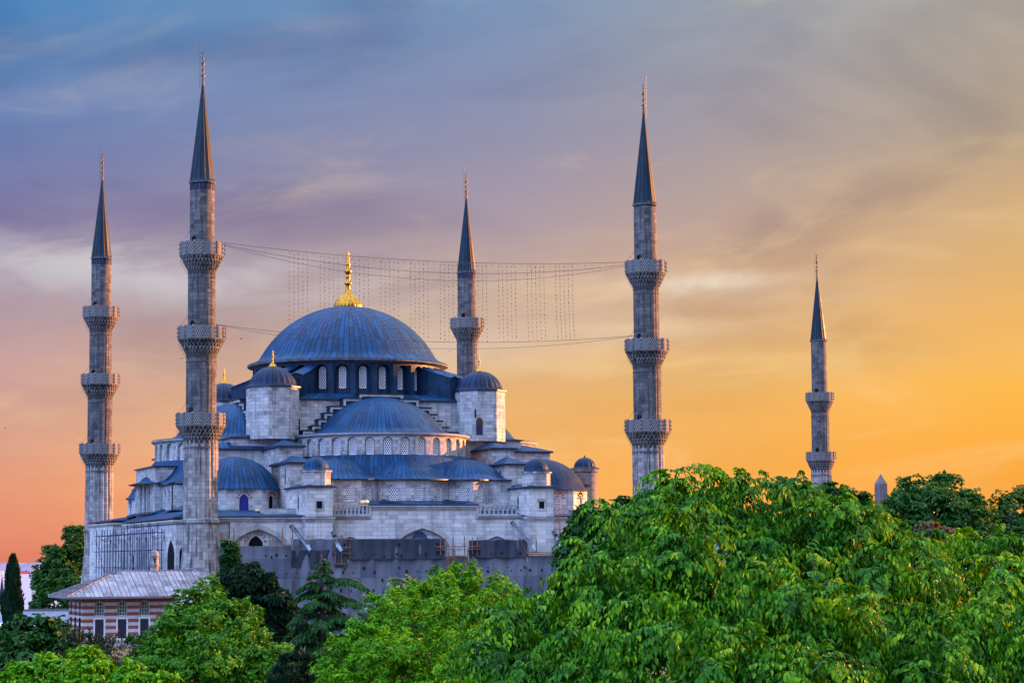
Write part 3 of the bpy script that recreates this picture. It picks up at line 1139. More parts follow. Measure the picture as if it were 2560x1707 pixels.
def build_facade():
    mos = MOS
    ST, LD = M['stone_low'], M['lead']
    V = -33.3
    # the blocks in front of the piers, with domed turrets on top
    for s in (-1, 1):
        x0, x1 = sorted((s * 12.7, s * 16.0))
        g = MB()
        g.box(x0, x1, -35.5, -25.5, 0, 17.85)
        bl = g.build('front_block', ST, mos)
        g = MB()
        e = 0.32
        pl = [(x0 - e, -35.5 - e), (x1 + e, -35.5 - e), (x1 + e, -25.4), (x0 - e, -25.4)]
        xm = (x0 + x1) / 2
        g.pyramid(pl, 17.98, 18.6, None, 0, 0.16, 1, [(xm, -33.8), (xm, -27)])
        g.build('roof', [LD, M['lead_edge_shade']], bl)
        g = MB()
        c = (s * 14.35, -33.8)
        g.prism(octagon(c, 1.78), 18.1, 19.72)
        tu = g.build('roof_turret', M['stone'], bl)
        g = MB()
        g.prism(octagon(c, 1.98), 19.72, 19.92)
        g.build('cornice', M['moulding'], tu)
        g = MB()
        g.lathe([(1.95, 19.93), (1.75, 20.02)] + cap(1.6, 20.1, 1.5, 9), 48, c, ucount=24, vlen=4)
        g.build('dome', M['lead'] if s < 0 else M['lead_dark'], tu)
        xc = 14.40 * s
        g = MB()                                             # small square window with a pale frame
        g.box(xc - 0.36, xc + 0.36, -35.53, -35.45, 15.27, 16.17, 0)
        g.build('window', M['black'], bl)
        g = MB()
        for a in ((xc - 0.62, xc - 0.36, 15.0, 16.5), (xc + 0.36, xc + 0.62, 15.0, 16.5), (xc - 0.36, xc + 0.36, 16.17, 16.5), (xc - 0.36, xc + 0.36, 15.0, 15.27)):
            g.box(a[0], a[1], -35.56, -35.44, a[2], a[3])
        g.build('window_frame', M['moulding'], bl)
        g = MB()                                             # slit lights on the flank that faces left
        xs = -16.0 if s < 0 else 12.7
        fn = lambda q, z, d: (xs - 0.03 + d, -31.6 - q, z)
        g.face([fn(p[0], p[1], 0) for p in arcpts(0, 0.42, 15.2, 16.9)])
        xs2 = -15.85 if s < 0 else 12.85
        g.face([(xs2 - 0.03, -24.6 - p[0], p[1] + 4.0) for p in arcpts(0, 0.34, 14.6, 16.6)])
        g.build('slit_window', M['black'], bl)
        # drain spout
    # slit and niches in the weight towers
    g = MB()
    for u, v, w, z0, z1 in ((-11.32, -13.42, 0.5, 25.45, 27.6),):
        g.face([(u + p[0], v - 0.02, p[1]) for p in arcpts(0, w, z0, z1)], None, 0)
    g.box(12.62, 12.76, -15.28, -15.1, 27.9, 29.1, 0)
    g.build('slit_window', M['black'], mos)
    g = MB()
    g.face([(13.25 + p[0], -15.28, p[1]) for p in arcpts(0, 0.95, 25.6, 27.9)], None, 0)
    g.face([(13.25 + p[0], -15.29, p[1]) for p in ((-0.45, 25.6), (-0.45, 26.9), (0.45, 26.9), (0.45, 25.6))], None, 1)
    g.build('door', [M['door_wood'], M['door_blue']], mos)
    # gallery walls
    g = MB()

    def wall(x0, x1, z1, arches):
        """flat wall at v = V with blind pointed arches (centre, width, spring z, top z)"""
        xs = x0
        arches = sorted(arches)
        edges = [x0] + [(arches[i][0] + arches[i][1] / 2 + arches[i + 1][0] - arches[i + 1][1] / 2) / 2 for i in range(len(arches) - 1)] + [x1]
        for i, (c, w, top) in enumerate(arches):
            a, b = edges[i], edges[i + 1]
            mid = (a + b) / 2
            fn = lambda s, z, d, mid=mid: (mid + s, V + d, z)
            g.arch_panel(fn, b - a, 0, z1, w, 0.4, top, 0.55, 0, 0, 16, -0.35, back=0, off=c - mid)
    wall(-24.9, -16.0, 13.7, [(-21.45, 6.3, 12.83)])
    wall(-12.7, 12.7, 14.0, [(-0.6, 6.9, 12.89), (-9.9, 3.3, 11.9), (9.2, 3.3, 11.9)])
    wall(16.0, 29.2, 13.7, [(22.3, 6.3, 12.8)])
    g.box(-7.42, 6.6, V + 0.002, V + 3.2, 14.0, 15.15)
    g.box(-28.2, -24.9, V + 0.3, -20, 0, 13.7)
    fw = g.build('facade_wall', ST, mos)
    # raised voussoir rings round the big arches
    for c, w, top in ((-21.45, 6.3, 12.83), (-0.6, 6.9, 12.89), (22.3, 6.3, 12.8)):
        g = MB()
        inn = arcpts(c, w, 8.0, top, 16, -0.35)
        out = arcpts(c, w + 1.5, 8.0, top + 0.62, 16, -0.35)
        for k in range(len(inn) - 1):
            a, b, d, e = inn[k], inn[k + 1], out[k + 1], out[k]
            q = [(a[0], V - 0.07, a[1]), (b[0], V - 0.07, b[1]), (d[0], V - 0.07, d[1]), (e[0], V - 0.07, e[1])]
            g.face(q, None, 0)
            g.face([q[0], q[1], (b[0], V + 0.1, b[1]), (a[0], V + 0.1, a[1])], None, 1)
            g.face([q[3], q[2], (d[0], V, d[1]), (e[0], V, e[1])], None, 1)
        g.build('arch_ring', [M['moulding'], M['lead_edge_shade']], fw)
    # openings inside the blind arches
    g = MB()
    g.face([(p[0], V + 0.50, p[1]) for p in arcpts(-21.6, 1.75, 9.6, 12.05, 12, 0.1)])
    g.build('arch_window', M['black'], fw)
    g = MB()
    g.face([(p[0], V + 0.50, p[1]) for p in arcpts(-0.8, 2.0, 10.4, 12.5, 12, 0.0)])
    g.build('arch_window', plain('dusty_blue_glass', (0.03, 0.06, 0.12), 0.3), fw)
    for c in (-21.6, -0.8):
        g = MB()
        for i in range(8):
            a = PI * (i + 0.5) / 8
            if c < -10:
                g.beam((c + 1.0 * math.cos(a), V + 0.5, 11.2 + 1.0 * math.sin(a)), (c + 1.38 * math.cos(a), V + 0.5, 11.2 + 1.38 * math.sin(a)), 0.24, 0.06)
            else:
                g.beam((c + 1.05 * math.cos(a), V + 0.5, 11.5 + 1.05 * math.sin(a)), (c + 1.25 * math.cos(a), V + 0.5, 11.5 + 1.25 * math.sin(a)), 0.2, 0.06)
        g.build('voussoirs', M['red_stone'] if c < -10 else M['moulding'], fw)
    # cornices
    g = MB()

    def corn(x0, x1, z0, v=V, yb=None):
        yb = v + 0.6 if yb is None else yb
        for dz, o in ((0.0, 0.10), (0.17, 0.22), (0.36, 0.36)):
            g.box(x0 - o * 0, x1 + o * 0, v - o, yb, z0 + dz, z0 + dz + (0.17 if dz < 0.3 else 0.2))
    corn(-28.2, -16.0, 13.70)
    corn(-12.7, -7.42, 14.0)
    corn(6.6, 12.7, 14.0)
    corn(-7.42, 6.6, 15.15)
    corn(16.0, 29.2, 13.70)
    for s in (-1, 1):
        x0, x1 = sorted((s * 12.7, s * 16.0))
        for dz, o in ((0.0, 0.08), (0.17, 0.18), (0.36, 0.3)):
            g.box(x0 - o, x1 + o, -35.5 - o, V - 0.37, 13.68 + dz, 13.68 + dz + (0.17 if dz < 0.3 else 0.2))
    for x in (-7.42, 6.6):
        g.box(x - 0.16, x + 0.16, V - 0.2, V + 1.0, 14.1, 15.7)
    g.build('cornice', M['moulding'], mos)
    # lead roofs behind the cornices
    g = MB()
    for x0, x1, z0, v0, v1, z1 in ((-28.4, -16.0, 14.28, V - 0.42, -24, 15.35), (16.0, 29.4, 14.28, V - 0.42, -24, 15.35), (-7.5, 6.7, 15.74, V - 0.42, -29.6, 16.4)):
        g.prism([(x0, v0), (x1, v0), (x1, v1), (x0, v1)], z0 - 0.02, z0 + 0.12, 1, top=False)
        g.leadface([(x0, v0, z0 + 0.12), (x1, v0, z0 + 0.12), (x1, v1, z1), (x0, v1, z1)], 0)
    for s in (-1, 1):
        x0, x1 = sorted((s * 7.0, s * 12.7))
        g.leadface([(x0, V + 0.5, 14.45), (x1, V + 0.5, 14.45), (x1, -29.5, 15.5), (x0, -29.5, 15.5)], 0)
        x0, x1 = sorted((s * 16.0, s * 29.0))
        g.leadface([(x0, -24, 15.35), (x1, -24, 15.35), (x1, -12, 15.6), (x0, -12, 15.6)], 0)
        x0, x1 = sorted((s * 12.4, s * 16.3))
        g.leadface([(x0, -35.85, 14.26), (x1, -35.85, 14.26), (x1, -33.0, 14.6), (x0, -33.0, 14.6)], 0)
        for xx in (-4.6, 3.7):
            g.pyramid([(xx - 1.5, -33.2), (xx + 1.5, -33.2), (xx + 1.5, -29.6), (xx - 1.5, -29.6)], 16.0, 16.55, (xx, -30), 0, 0.02, 1)
    g.build('gallery_roof', [LD, M['lead_edge_shade']], mos)
    # balustrades
    for x0, x1 in ((-12.05, -7.6), (6.75, 12.0)):
        g = MB()
        g.box(x0, x1, V - 0.22, V + 0.12, 15.62, 15.82)
        g.box(x0, x1, V - 0.22, V + 0.12, 14.56, 14.66)
        n = 9
        for i in range(n):
            x = x0 + 0.1 + (x1 - x0 - 0.4) * i / (n - 1)
            g.box(x, x + 0.2, V - 0.18, V + 0.08, 14.66, 15.62)
        g.build('balustrade', M['moulding'], mos)
    # hall walls under the lower roofs, flanks and the far side
    g = MB()
    g.box(-27.0, 27.0, -24.0, 34.0, 0, 14.2)
    g.box(-20.0, 20.0, -30.5, 34.0, 0, 15.4)
    g.build('hall_walls', M['stone'], mos)
    # left flank: porch with lead roof, buttress fins with struts
    g = MB()
    g.box(-31.0, -27.0, -31.0, 2.6, 0, 13.5)
    g.box(-31.2, -27.0, 11.4, 30.4, 0, 14.2)
    po = g.build('flank_porch', ST, mos)
    g = MB()
    for (y0, y1, ze, zi) in ((-31.4, 3.0, 14.3, 16.2), (-7, 12, 15.4, 16.3), (11.0, 30.8, 14.75, 15.6)):
        xo = -31.4 if y0 != -7 else -29.2
        g.prism([(xo, y0), (-26.0, y0), (-26.0, y1), (xo, y1)], ze - 0.14, ze, 1, top=False)
        g.leadface([(xo, y1, ze), (xo, y0, ze), (-26.0, y0 + 1.5, zi), (-26.0, y1 - 1.5, zi)], 0)
        g.leadface([(xo, y0, ze), (-26.0, y0, ze), (-26.0, y0 + 1.5, zi)], 0)
    g.build('roof', [LD, M['lead_edge_shade']], po)
    g = MB()
    for (y0, y1, ze) in ((-31.2, 2.8, 13.6), (11.2, 30.6, 14.0)):
        for dz, o in ((0.0, 0.1), (0.2, 0.25)):
            g.box(-31.2 - o, -26.9, y0 - o, y1 + o, ze + dz, ze + dz + 0.22)
    g.build('cornice', M['moulding'], po)
    for y in (-24.0, -12.2, -0.5, 12.6):
        g = MB()
        g.box(-32.4, -30.9, y - 1.0, y + 1.0, 0, 11.5)
        g.beam((-32.2, y, 11.9), (-30.6, y, 12.9), 1.1, 0.7)
        g.build('buttress_fin', ST, mos)
    # flat black arched sheets put in for the shade inside the porch bays
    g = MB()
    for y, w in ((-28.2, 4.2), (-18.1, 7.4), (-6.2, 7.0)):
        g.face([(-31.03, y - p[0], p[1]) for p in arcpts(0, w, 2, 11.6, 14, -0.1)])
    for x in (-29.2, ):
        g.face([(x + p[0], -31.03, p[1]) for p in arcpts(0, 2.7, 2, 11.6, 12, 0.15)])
    g.build('porch_shade', M['black'], po)
    # courtyard behind the right minaret: walls, arcade domes with gilt tips
    cy = thing('courtyard', 'low stone courtyard with small domes beyond the right minaret', 'courtyard', mw(60, 0), MA)
    g = MB()
    g.box(-30.5, 31, -33, -31.5, 0, 12.6)
    g.box(-30.5, 31, 31.5, 33, 0, 12.6)
    g.box(29.5, 31, -31.5, 31.5, 0, 12.6)
    g.build('wall', M['stone_low'], cy)
    g = MB()
    g.prism([(-30.5, -33.4), (31.3, -33.4), (31.3, -26), (-30.5, -26)], 12.6, 12.9, 1)
    g.prism([(-30.5, 26), (31.3, 26), (31.3, 33.4), (-30.5, 33.4)], 12.6, 12.9, 1)
    g.build('roof', [LD, M['lead_edge_shade']], cy)
    for i in range(9):
        for y in (-29.7, 29.7):
            c = (-27 + i * 6.8, y)
            g = MB()
            g.lathe([(2.9, 12.9), (2.7, 13.2)] + cap(2.6, 13.2, 1.7, 8), 32, c, ucount=24, vlen=2)
            d = g.build('arcade_dome', M['lead_dark'], cy)
            gold_finial(d, c, 14.85, 1.3, 0.34, n=10)


build_facade()
# round stair turret with a ribbed lead cap at the near courtyard corner
def build_round_tower():
    p = mw(34.56, 0.0)
    t = thing('round_tower', 'round grey stone tower with small ribbed lead dome, right of the mosque', 'tower', p, MA)
    g = MB()
    g.lathe([(1.78, 0), (1.74, 21.3)], 32, ucount=None)
    g.build('shaft', stone('dark_tower_ashlar', (0.17, 0.16, 0.16), (0.10, 0.095, 0.10), (0.24, 0.23, 0.24), 0.85, 0.5, 0.4, 0.3, msize=0.03), t)
    g = MB()
    n = 16
    g.lathe([(1.76, 21.25), (1.92, 21.35), (1.92, 21.8), (1.7, 21.82)], 32, smooth=False)
    for k in range(n):
        a = 2 * PI * k / n
        g.box(1.86 * math.cos(a) - 0.14, 1.86 * math.cos(a) + 0.14, 1.86 * math.sin(a) - 0.14, 1.86 * math.sin(a) + 0.14, 21.7, 21.95)
    g.build('cornice', M['carved_stone'], t)
    g = MB()
    g.lathe([(1.72, 21.84), (1.62, 21.98)] + cap(1.55, 22.0, 1.45, 9) + [(0.12, 23.5), (0.16, 23.65), (0.0, 23.72)], 64, ucount=16, vlen=6,
            flute=lambda a, i: 1 + 0.03 * math.cos(16 * a) if i < 9 else 1)
    g.build('dome', M['lead_dark'], t)


build_round_tower()
# ------------------------------------------------------------------ minarets
def balcony(parent, zc, zt, r_in, r_out, r_low, nside=16):
    """muqarnas corbel from zc up to the floor, pierced parapet up to zt"""
    H = zt - zc
    zf = zc + H * 0.50
    par = None
    g = MB()
    rows = 4
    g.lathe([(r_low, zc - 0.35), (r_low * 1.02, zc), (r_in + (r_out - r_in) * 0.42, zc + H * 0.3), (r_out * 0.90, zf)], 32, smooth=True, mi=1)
    for k in range(rows):
        z0 = zc + (zf - zc) * k / rows
        z1 = zc + (zf - zc) * (k + 1) / rows
        ra = r_low + (r_out * 0.97 - r_low) * ((k + 0.55) / rows) ** 0.85
        n = nside * 2
        for i in range(n):
            a = 2 * PI * (i + 0.5 * (k % 2)) / n
            w = 0.70 * PI * ra / n
            ca, sa = math.cos(a), math.sin(a)
            def P(r, t, z):
                return (r * ca - t * sa, r * sa + t * ca, z)
            ri = ra - 0.34
            ro = ra + 0.06
            zz0, zz1 = z0 + 0.02, z1 + 0.05
            g.face([P(ro - 0.16, -w * 0.4, zz0), P(ro - 0.16, w * 0.4, zz0), P(ro, w, zz1 - 0.12), P(ro, -w, zz1 - 0.12)])
            g.face([P(ro, -w, zz1 - 0.12), P(ro, w, zz1 - 0.12), P(ro, w, zz1), P(ro, -w, zz1)])
            g.face([P(ri, -w * 0.5, zz0), P(ro - 0.16, -w * 0.4, zz0), P(ro, -w, zz1 - 0.12), P(ri, -w, zz1)])
            g.face([P(ro - 0.16, w * 0.4, zz0), P(ri, w * 0.5, zz0), P(ri, w, zz1), P(ro, w, zz1 - 0.12)])
            g.face([P(ro - 0.16, w * 0.4, zz0), P(ro - 0.16, -w * 0.4, zz0), P(ri, -w * 0.5, zz0), P(ri, w * 0.5, zz0)])
    corb = g.build('corbel', [M['corbel_stone'], M['gap_shade']], parent)
    g = MB()
    g.lathe([(r_out * 0.9, zf - 0.02), (r_out * 1.0, zf + 0.02), (r_out * 1.02, zf + 0.16), (r_out * 0.985, zf + 0.2)], 32, smooth=False)
    pts = [(r_out * math.cos(2 * PI * (k + 0.5) / nside), r_out * math.sin(2 * PI * (k + 0.5) / nside)) for k in range(nside)]
    pin = [(p[0] * 0.93, p[1] * 0.93) for p in pts]
    zl = zf + 0.2
    for k in range(nside):
        a, b = pts[k], pts[(k + 1) % nside]
        c, d = pin[(k + 1) % nside], pin[k]
        L = math.hypot(b[0] - a[0], b[1] - a[1])
        g.face([(a[0], a[1], zl), (b[0], b[1], zl), (b[0], b[1], zt), (a[0], a[1], zt)], [(0, 0), (L, 0), (L, zt - zl), (0, zt - zl)], 1)
        g.face([(c[0], c[1], zl), (d[0], d[1], zl), (d[0], d[1], zt), (c[0], c[1], zt)], [(0, 0), (L, 0), (L, zt - zl), (0, zt - zl)], 1)
        g.face([(a[0], a[1], zt), (b[0], b[1], zt), (c[0], c[1], zt), (d[0], d[1], zt)])
        a0 = 2 * PI * (k + 0.5) / nside                         # post with little bosses
        ca, sa = math.cos(a0), math.sin(a0)
        def Q(r, t):
            return (r * ca - t * sa, r * sa + t * ca)
        g.prism([Q(r_out - 0.2, -0.09), Q(r_out + 0.05, -0.09), Q(r_out + 0.05, 0.09), Q(r_out - 0.2, 0.09)], zl - 0.1, zt + 0.1)
        for q in range(3):
            zz = zl + (zt - zl) * (0.16 + 0.34 * q)
            g.prism([Q(r_out + 0.04, -0.07), Q(r_out + 0.16, -0.05), Q(r_out + 0.16, 0.05), Q(r_out + 0.04, 0.07)], zz - 0.06, zz + 0.08)
    g.build('parapet', [M['carved_stone'], M['pierced']], parent)


def fluted(n=16, d=0.022):
    def f(a, i):
        return 1 + d * math.cos(n * a)
    return f


def make_minaret(three=True, band=True):
    t = thing('minaret', 'x', 'minaret')
    if three:
        zb = 13.57
        bal = [(23.3, 26.5, 1.86, 2.92, 1.98), (33.6, 36.87, 1.7, 2.78, 1.83), (43.65, 47.0, 1.52, 2.62, 1.66)]
        cz, tip, top = 54.38, 66.4, 70.5
        rs = [(1.98, 13.6, 23.3), (1.78, 26.0, 33.6), (1.62, 36.3, 43.7), (1.46, 46.4, 54.1)]
    else:
        bal = [(23.4, 26.35, 1.5, 2.42, 1.66), (33.3, 36.3, 1.36, 2.3, 1.5)]
        cz, tip, top = 45.1, 55.9, 59.9
        rs = [(1.68, 8.0, 23.4), (1.48, 26.0, 33.3), (1.3, 35.8, 44.9)]
        zb = 8.0
    g = MB()
    for i, (r, z0, z1) in enumerate(rs):
        last = (i == len(rs) - 1)
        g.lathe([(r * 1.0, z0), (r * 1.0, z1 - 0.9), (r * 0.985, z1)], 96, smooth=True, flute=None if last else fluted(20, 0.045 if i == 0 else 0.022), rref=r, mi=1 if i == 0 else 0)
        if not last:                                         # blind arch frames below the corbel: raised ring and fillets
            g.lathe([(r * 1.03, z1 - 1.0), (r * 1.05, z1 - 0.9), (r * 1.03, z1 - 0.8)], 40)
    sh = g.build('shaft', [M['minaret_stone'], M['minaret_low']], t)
    # footing
    g = MB()
    r = rs[0][0]
    rings = [(r * 1.02, zb + 0.5), (r * 1.15, zb + 0.32), (r * 1.15, zb), (r * 1.03, zb - 0.08), (r * 1.08, zb - 3.5), (r * 1.34, zb - 8.5), (r * 1.62, 0.0)]
    g.lathe(rings[::-1], 12, a0=PI / 12, a1=2 * PI + PI / 12, smooth=False)
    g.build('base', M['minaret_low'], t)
    for (zc, zt, ri, ro, rl) in bal:
        b = bpy.data.objects.new('balcony', None)
        col.objects.link(b)
        b.parent = t
        balcony(b, zc, zt, ri, ro, rl)
        g = MB()                                            # little door onto the balcony
        a = -PI / 2 - 0.95
        ca, sa = math.cos(a), math.sin(a)
        rr = ri * 0.93 if (zc, zt) != bal[-1][:2] else rs[-1][0] + 0.02
        rr = [q for q in rs if q[1] > zc][0][0] + 0.03
        g.face([(rr * ca - p[0] * sa * -1, rr * sa + p[0] * ca * -1, p[1]) for p in arcpts(0, 0.6, zt - 1.0, zt + 0.75, 8)][::-1])
        g.build('door', M['black'], b)
    r = rs[-1][0]
    if band:
        g = MB()
        for k in range(20):
            a = 2 * PI * k / 20
            ca, sa = math.cos(a), math.sin(a)
            w = 0.17
            q = [((r + 0.02) * ca - tt * sa, (r + 0.02) * sa + tt * ca) for tt in (-w, w)]
            g.face([(q[0][0], q[0][1], cz - 0.95), (q[1][0], q[1][1], cz - 0.95), (q[1][0], q[1][1], cz - 0.32), ((q[0][0] + q[1][0]) / 2, (q[0][1] + q[1][1]) / 2, cz - 0.2), (q[0][0], q[0][1], cz - 0.32)])
        g.build('tile_band', M['tile'], t)
    g = MB()
    g.lathe([(r, cz - 0.18), (r + 0.12, cz - 0.12), (r + 0.2, cz), (r + 0.1, cz + 0.06)], 24, smooth=False)
    g.build('cornice', M['carved_stone'], t)
    g = MB()
    rc = r + 0.16
    g.lathe([(rc, cz + 0.02), (rc * 0.93, cz + 0.35)] + [(rc * 0.93 * (1 - k / 8) + 0.12 * k / 8, cz + 0.35 + (tip - cz - 0.35) * k / 8) for k in range(1, 9)], 16, smooth=False, ucount=16, vlen=1.9)
    g.build('spire_roof', M['spire_lead'], t)
    g = MB()
    H = top - tip
    prof = [(0.16, tip - 0.1), (0.14, tip + 0.2 * H)]
    for zc, rr, hh in ((0.26, 0.30, 0.035), (0.42, 0.20, 0.03), (0.62, 0.24, 0.055), (0.8, 0.12, 0.025)):
        prof += [(0.09, tip + (zc - hh) * H), (rr, tip + zc * H), (rr * 0.8, tip + (zc + hh * 0.5) * H), (0.08, tip + (zc + hh) * H)]
    prof += [(0.05, tip + 0.9 * H), (0.02, tip + 0.93 * H)]
    g.lathe(prof, 12)
    pts = [(0.16 * math.sin(q), 0, tip + 0.955 * H + 0.0 - 0.17 * math.cos(q)) for q in np.linspace(-2.5, 2.5, 12)]
    g.tube(pts, [0.015 + 0.035 * math.sin(PI * i / 11) for i in range(12)], 6)
    g.build('finial', M['gold_old'], t)
    g = MB()
    g.tube([(-0.36, 0.05, tip - 0.6), (-0.38, 0.05, top + 0.7)], 0.022, 5)
    g.tube([(-0.38, 0.05, top + 0.6), (-0.38, 0.05, top + 0.85)], 0.05, 5)
    for z in (tip + H * 0.45, tip + H * 0.8):
        g.tube([(-0.38, 0.05, z), (0, 0, z)], 0.016, 5)
    g.build('lightning_rod', M['iron'], t)
    # down-wire slung from balcony to balcony
    for i, (zc, zt, ri, ro, rl) in enumerate(bal):
        rr = rs[min(i + 1, len(rs) - 1)][0]
        g = MB()
        g.tube([(-rr - 0.02, -0.3, zt + 1.5), (-ro * 0.8, -0.3, zt + 0.55), (-ro - 0.06, -0.3, zt), (-ro - 0.05, -0.3, zc + 1.0), (-rl - 0.1, -0.3, zc - 0.6)], 0.02, 4)
        g.build('earth_wire', M['iron'], t)
    return t


def place_minaret(t, u, v, rot, label):
    p = mw(u, v)
    t.location = p
    t.rotation_euler = (0, 0, MA + rot)
    t['label'] = label
    t['group'] = 'minarets of the mosque'


_near = make_minaret()
place_minaret(_near, -29, -35.65, 0.0, 'tallest and nearest three-balcony minaret, in front of the mosque left of its main dome')
place_minaret(dup(_near), -29, 35.65, 0.1, 'leftmost three-balcony minaret, beside the dark plane tree')
place_minaret(dup(_near), 29, 35.65, 0.2, 'minaret rising behind the main dome, only its top balcony showing')
_plain = dup(_near)
for ch in list(_plain.children):
    if ch.name.startswith('tile_band'):
        bpy.data.objects.remove(ch)
    elif ch.name.startswith('lightning_rod'):
        ch.rotation_euler = (0, 0, PI)
place_minaret(_plain, 29, -35.65, -0.1, 'three-balcony minaret standing right of the mosque, rising from the bright tree')
place_minaret(make_minaret(False, False), 91.5, 35.65, 0.05, 'slender distant two-balcony minaret, rightmost of all')


# ------------------------------------------------------------------ cables and light strings between the two near minarets
def build_strings():
    V = -35.65
    t = thing('light_string', 'festoon of hanging lamp strings slung between the two near minarets', 'light string', mw(0, V, 0), MA)

    def upper(u):
        k = (u + 27.4) / 54.8
        return 47.3 - 0.35 * k - 4 * 1.15 * k * (1 - k)

    def second(u):
        k = (u + 27.4) / 54.8
        return 47.2 - 0.5 * k - 4 * 2.35 * k * (1 - k)

    def lower(u):
        k = (u + 27.4) / 54.8
        return 37.3 + 0.1 * k - 4 * 1.45 * k * (1 - k)
    for f, o, r in ((upper, 0.0, 0.028), (second, 0.15, 0.028), (lower, 0.0, 0.026), (lambda u: second(u) - 0.12 - 0.004 * (27.4 ** 2 - u * u) * 0.3, -0.3, 0.022), (lambda u: lower(u) - 0.0011 * (27.4 ** 2 - u * u), 0.2, 0.022)):
        g = MB()
        g.tube([(u, o, f(u)) for u in np.linspace(-27.4, 27.4, 41)], r, 4)
        g.build('cable', M['cable'], t)
    g = MB()
    for k in range(90):
        u = -18.3 + 43 * k / 89
        if k % 2 == 0:
            g.tube([(u + q * 0.48, 0, upper(u) - 0.45 * math.sin(PI * q)) for q in np.linspace(0, 1, 6)], 0.014, 3)
    g.build('garland', M['cable'], t)
    rng = np.random.default_rng(3)
    us = []
    for gi in range(10):
        for j in range(5):
            us.append(-18.2 + gi * 3.86 + j * 0.565)
    for u in us:
        g = MB()
        z1, z0 = upper(u), lower(u)
        lean = 0.2 * max(0, (u - 5) / 20)
        pts = [(u + lean * (1 - q) ** 3 * 2, 0.02 * math.sin(q * 9), z0 + (z1 - z0) * q) for q in np.linspace(0, 1, 8)]
        g.tube(pts, 0.0085, 3)
        zz = z1 - 0.35
        while zz > z0 + 0.2:
            q = (zz - z0) / (z1 - z0)
            x = u + lean * (1 - q) ** 3 * 2
            s = rng.uniform(0.018, 0.034)
            h = rng.uniform(0.10, 0.24)
            g.box(x - s, x + s, -s, s, zz - h, zz, 0)
            zz -= rng.uniform(0.42, 0.62)
        g.build('lamp_strand', M['cable'], t)


build_strings()
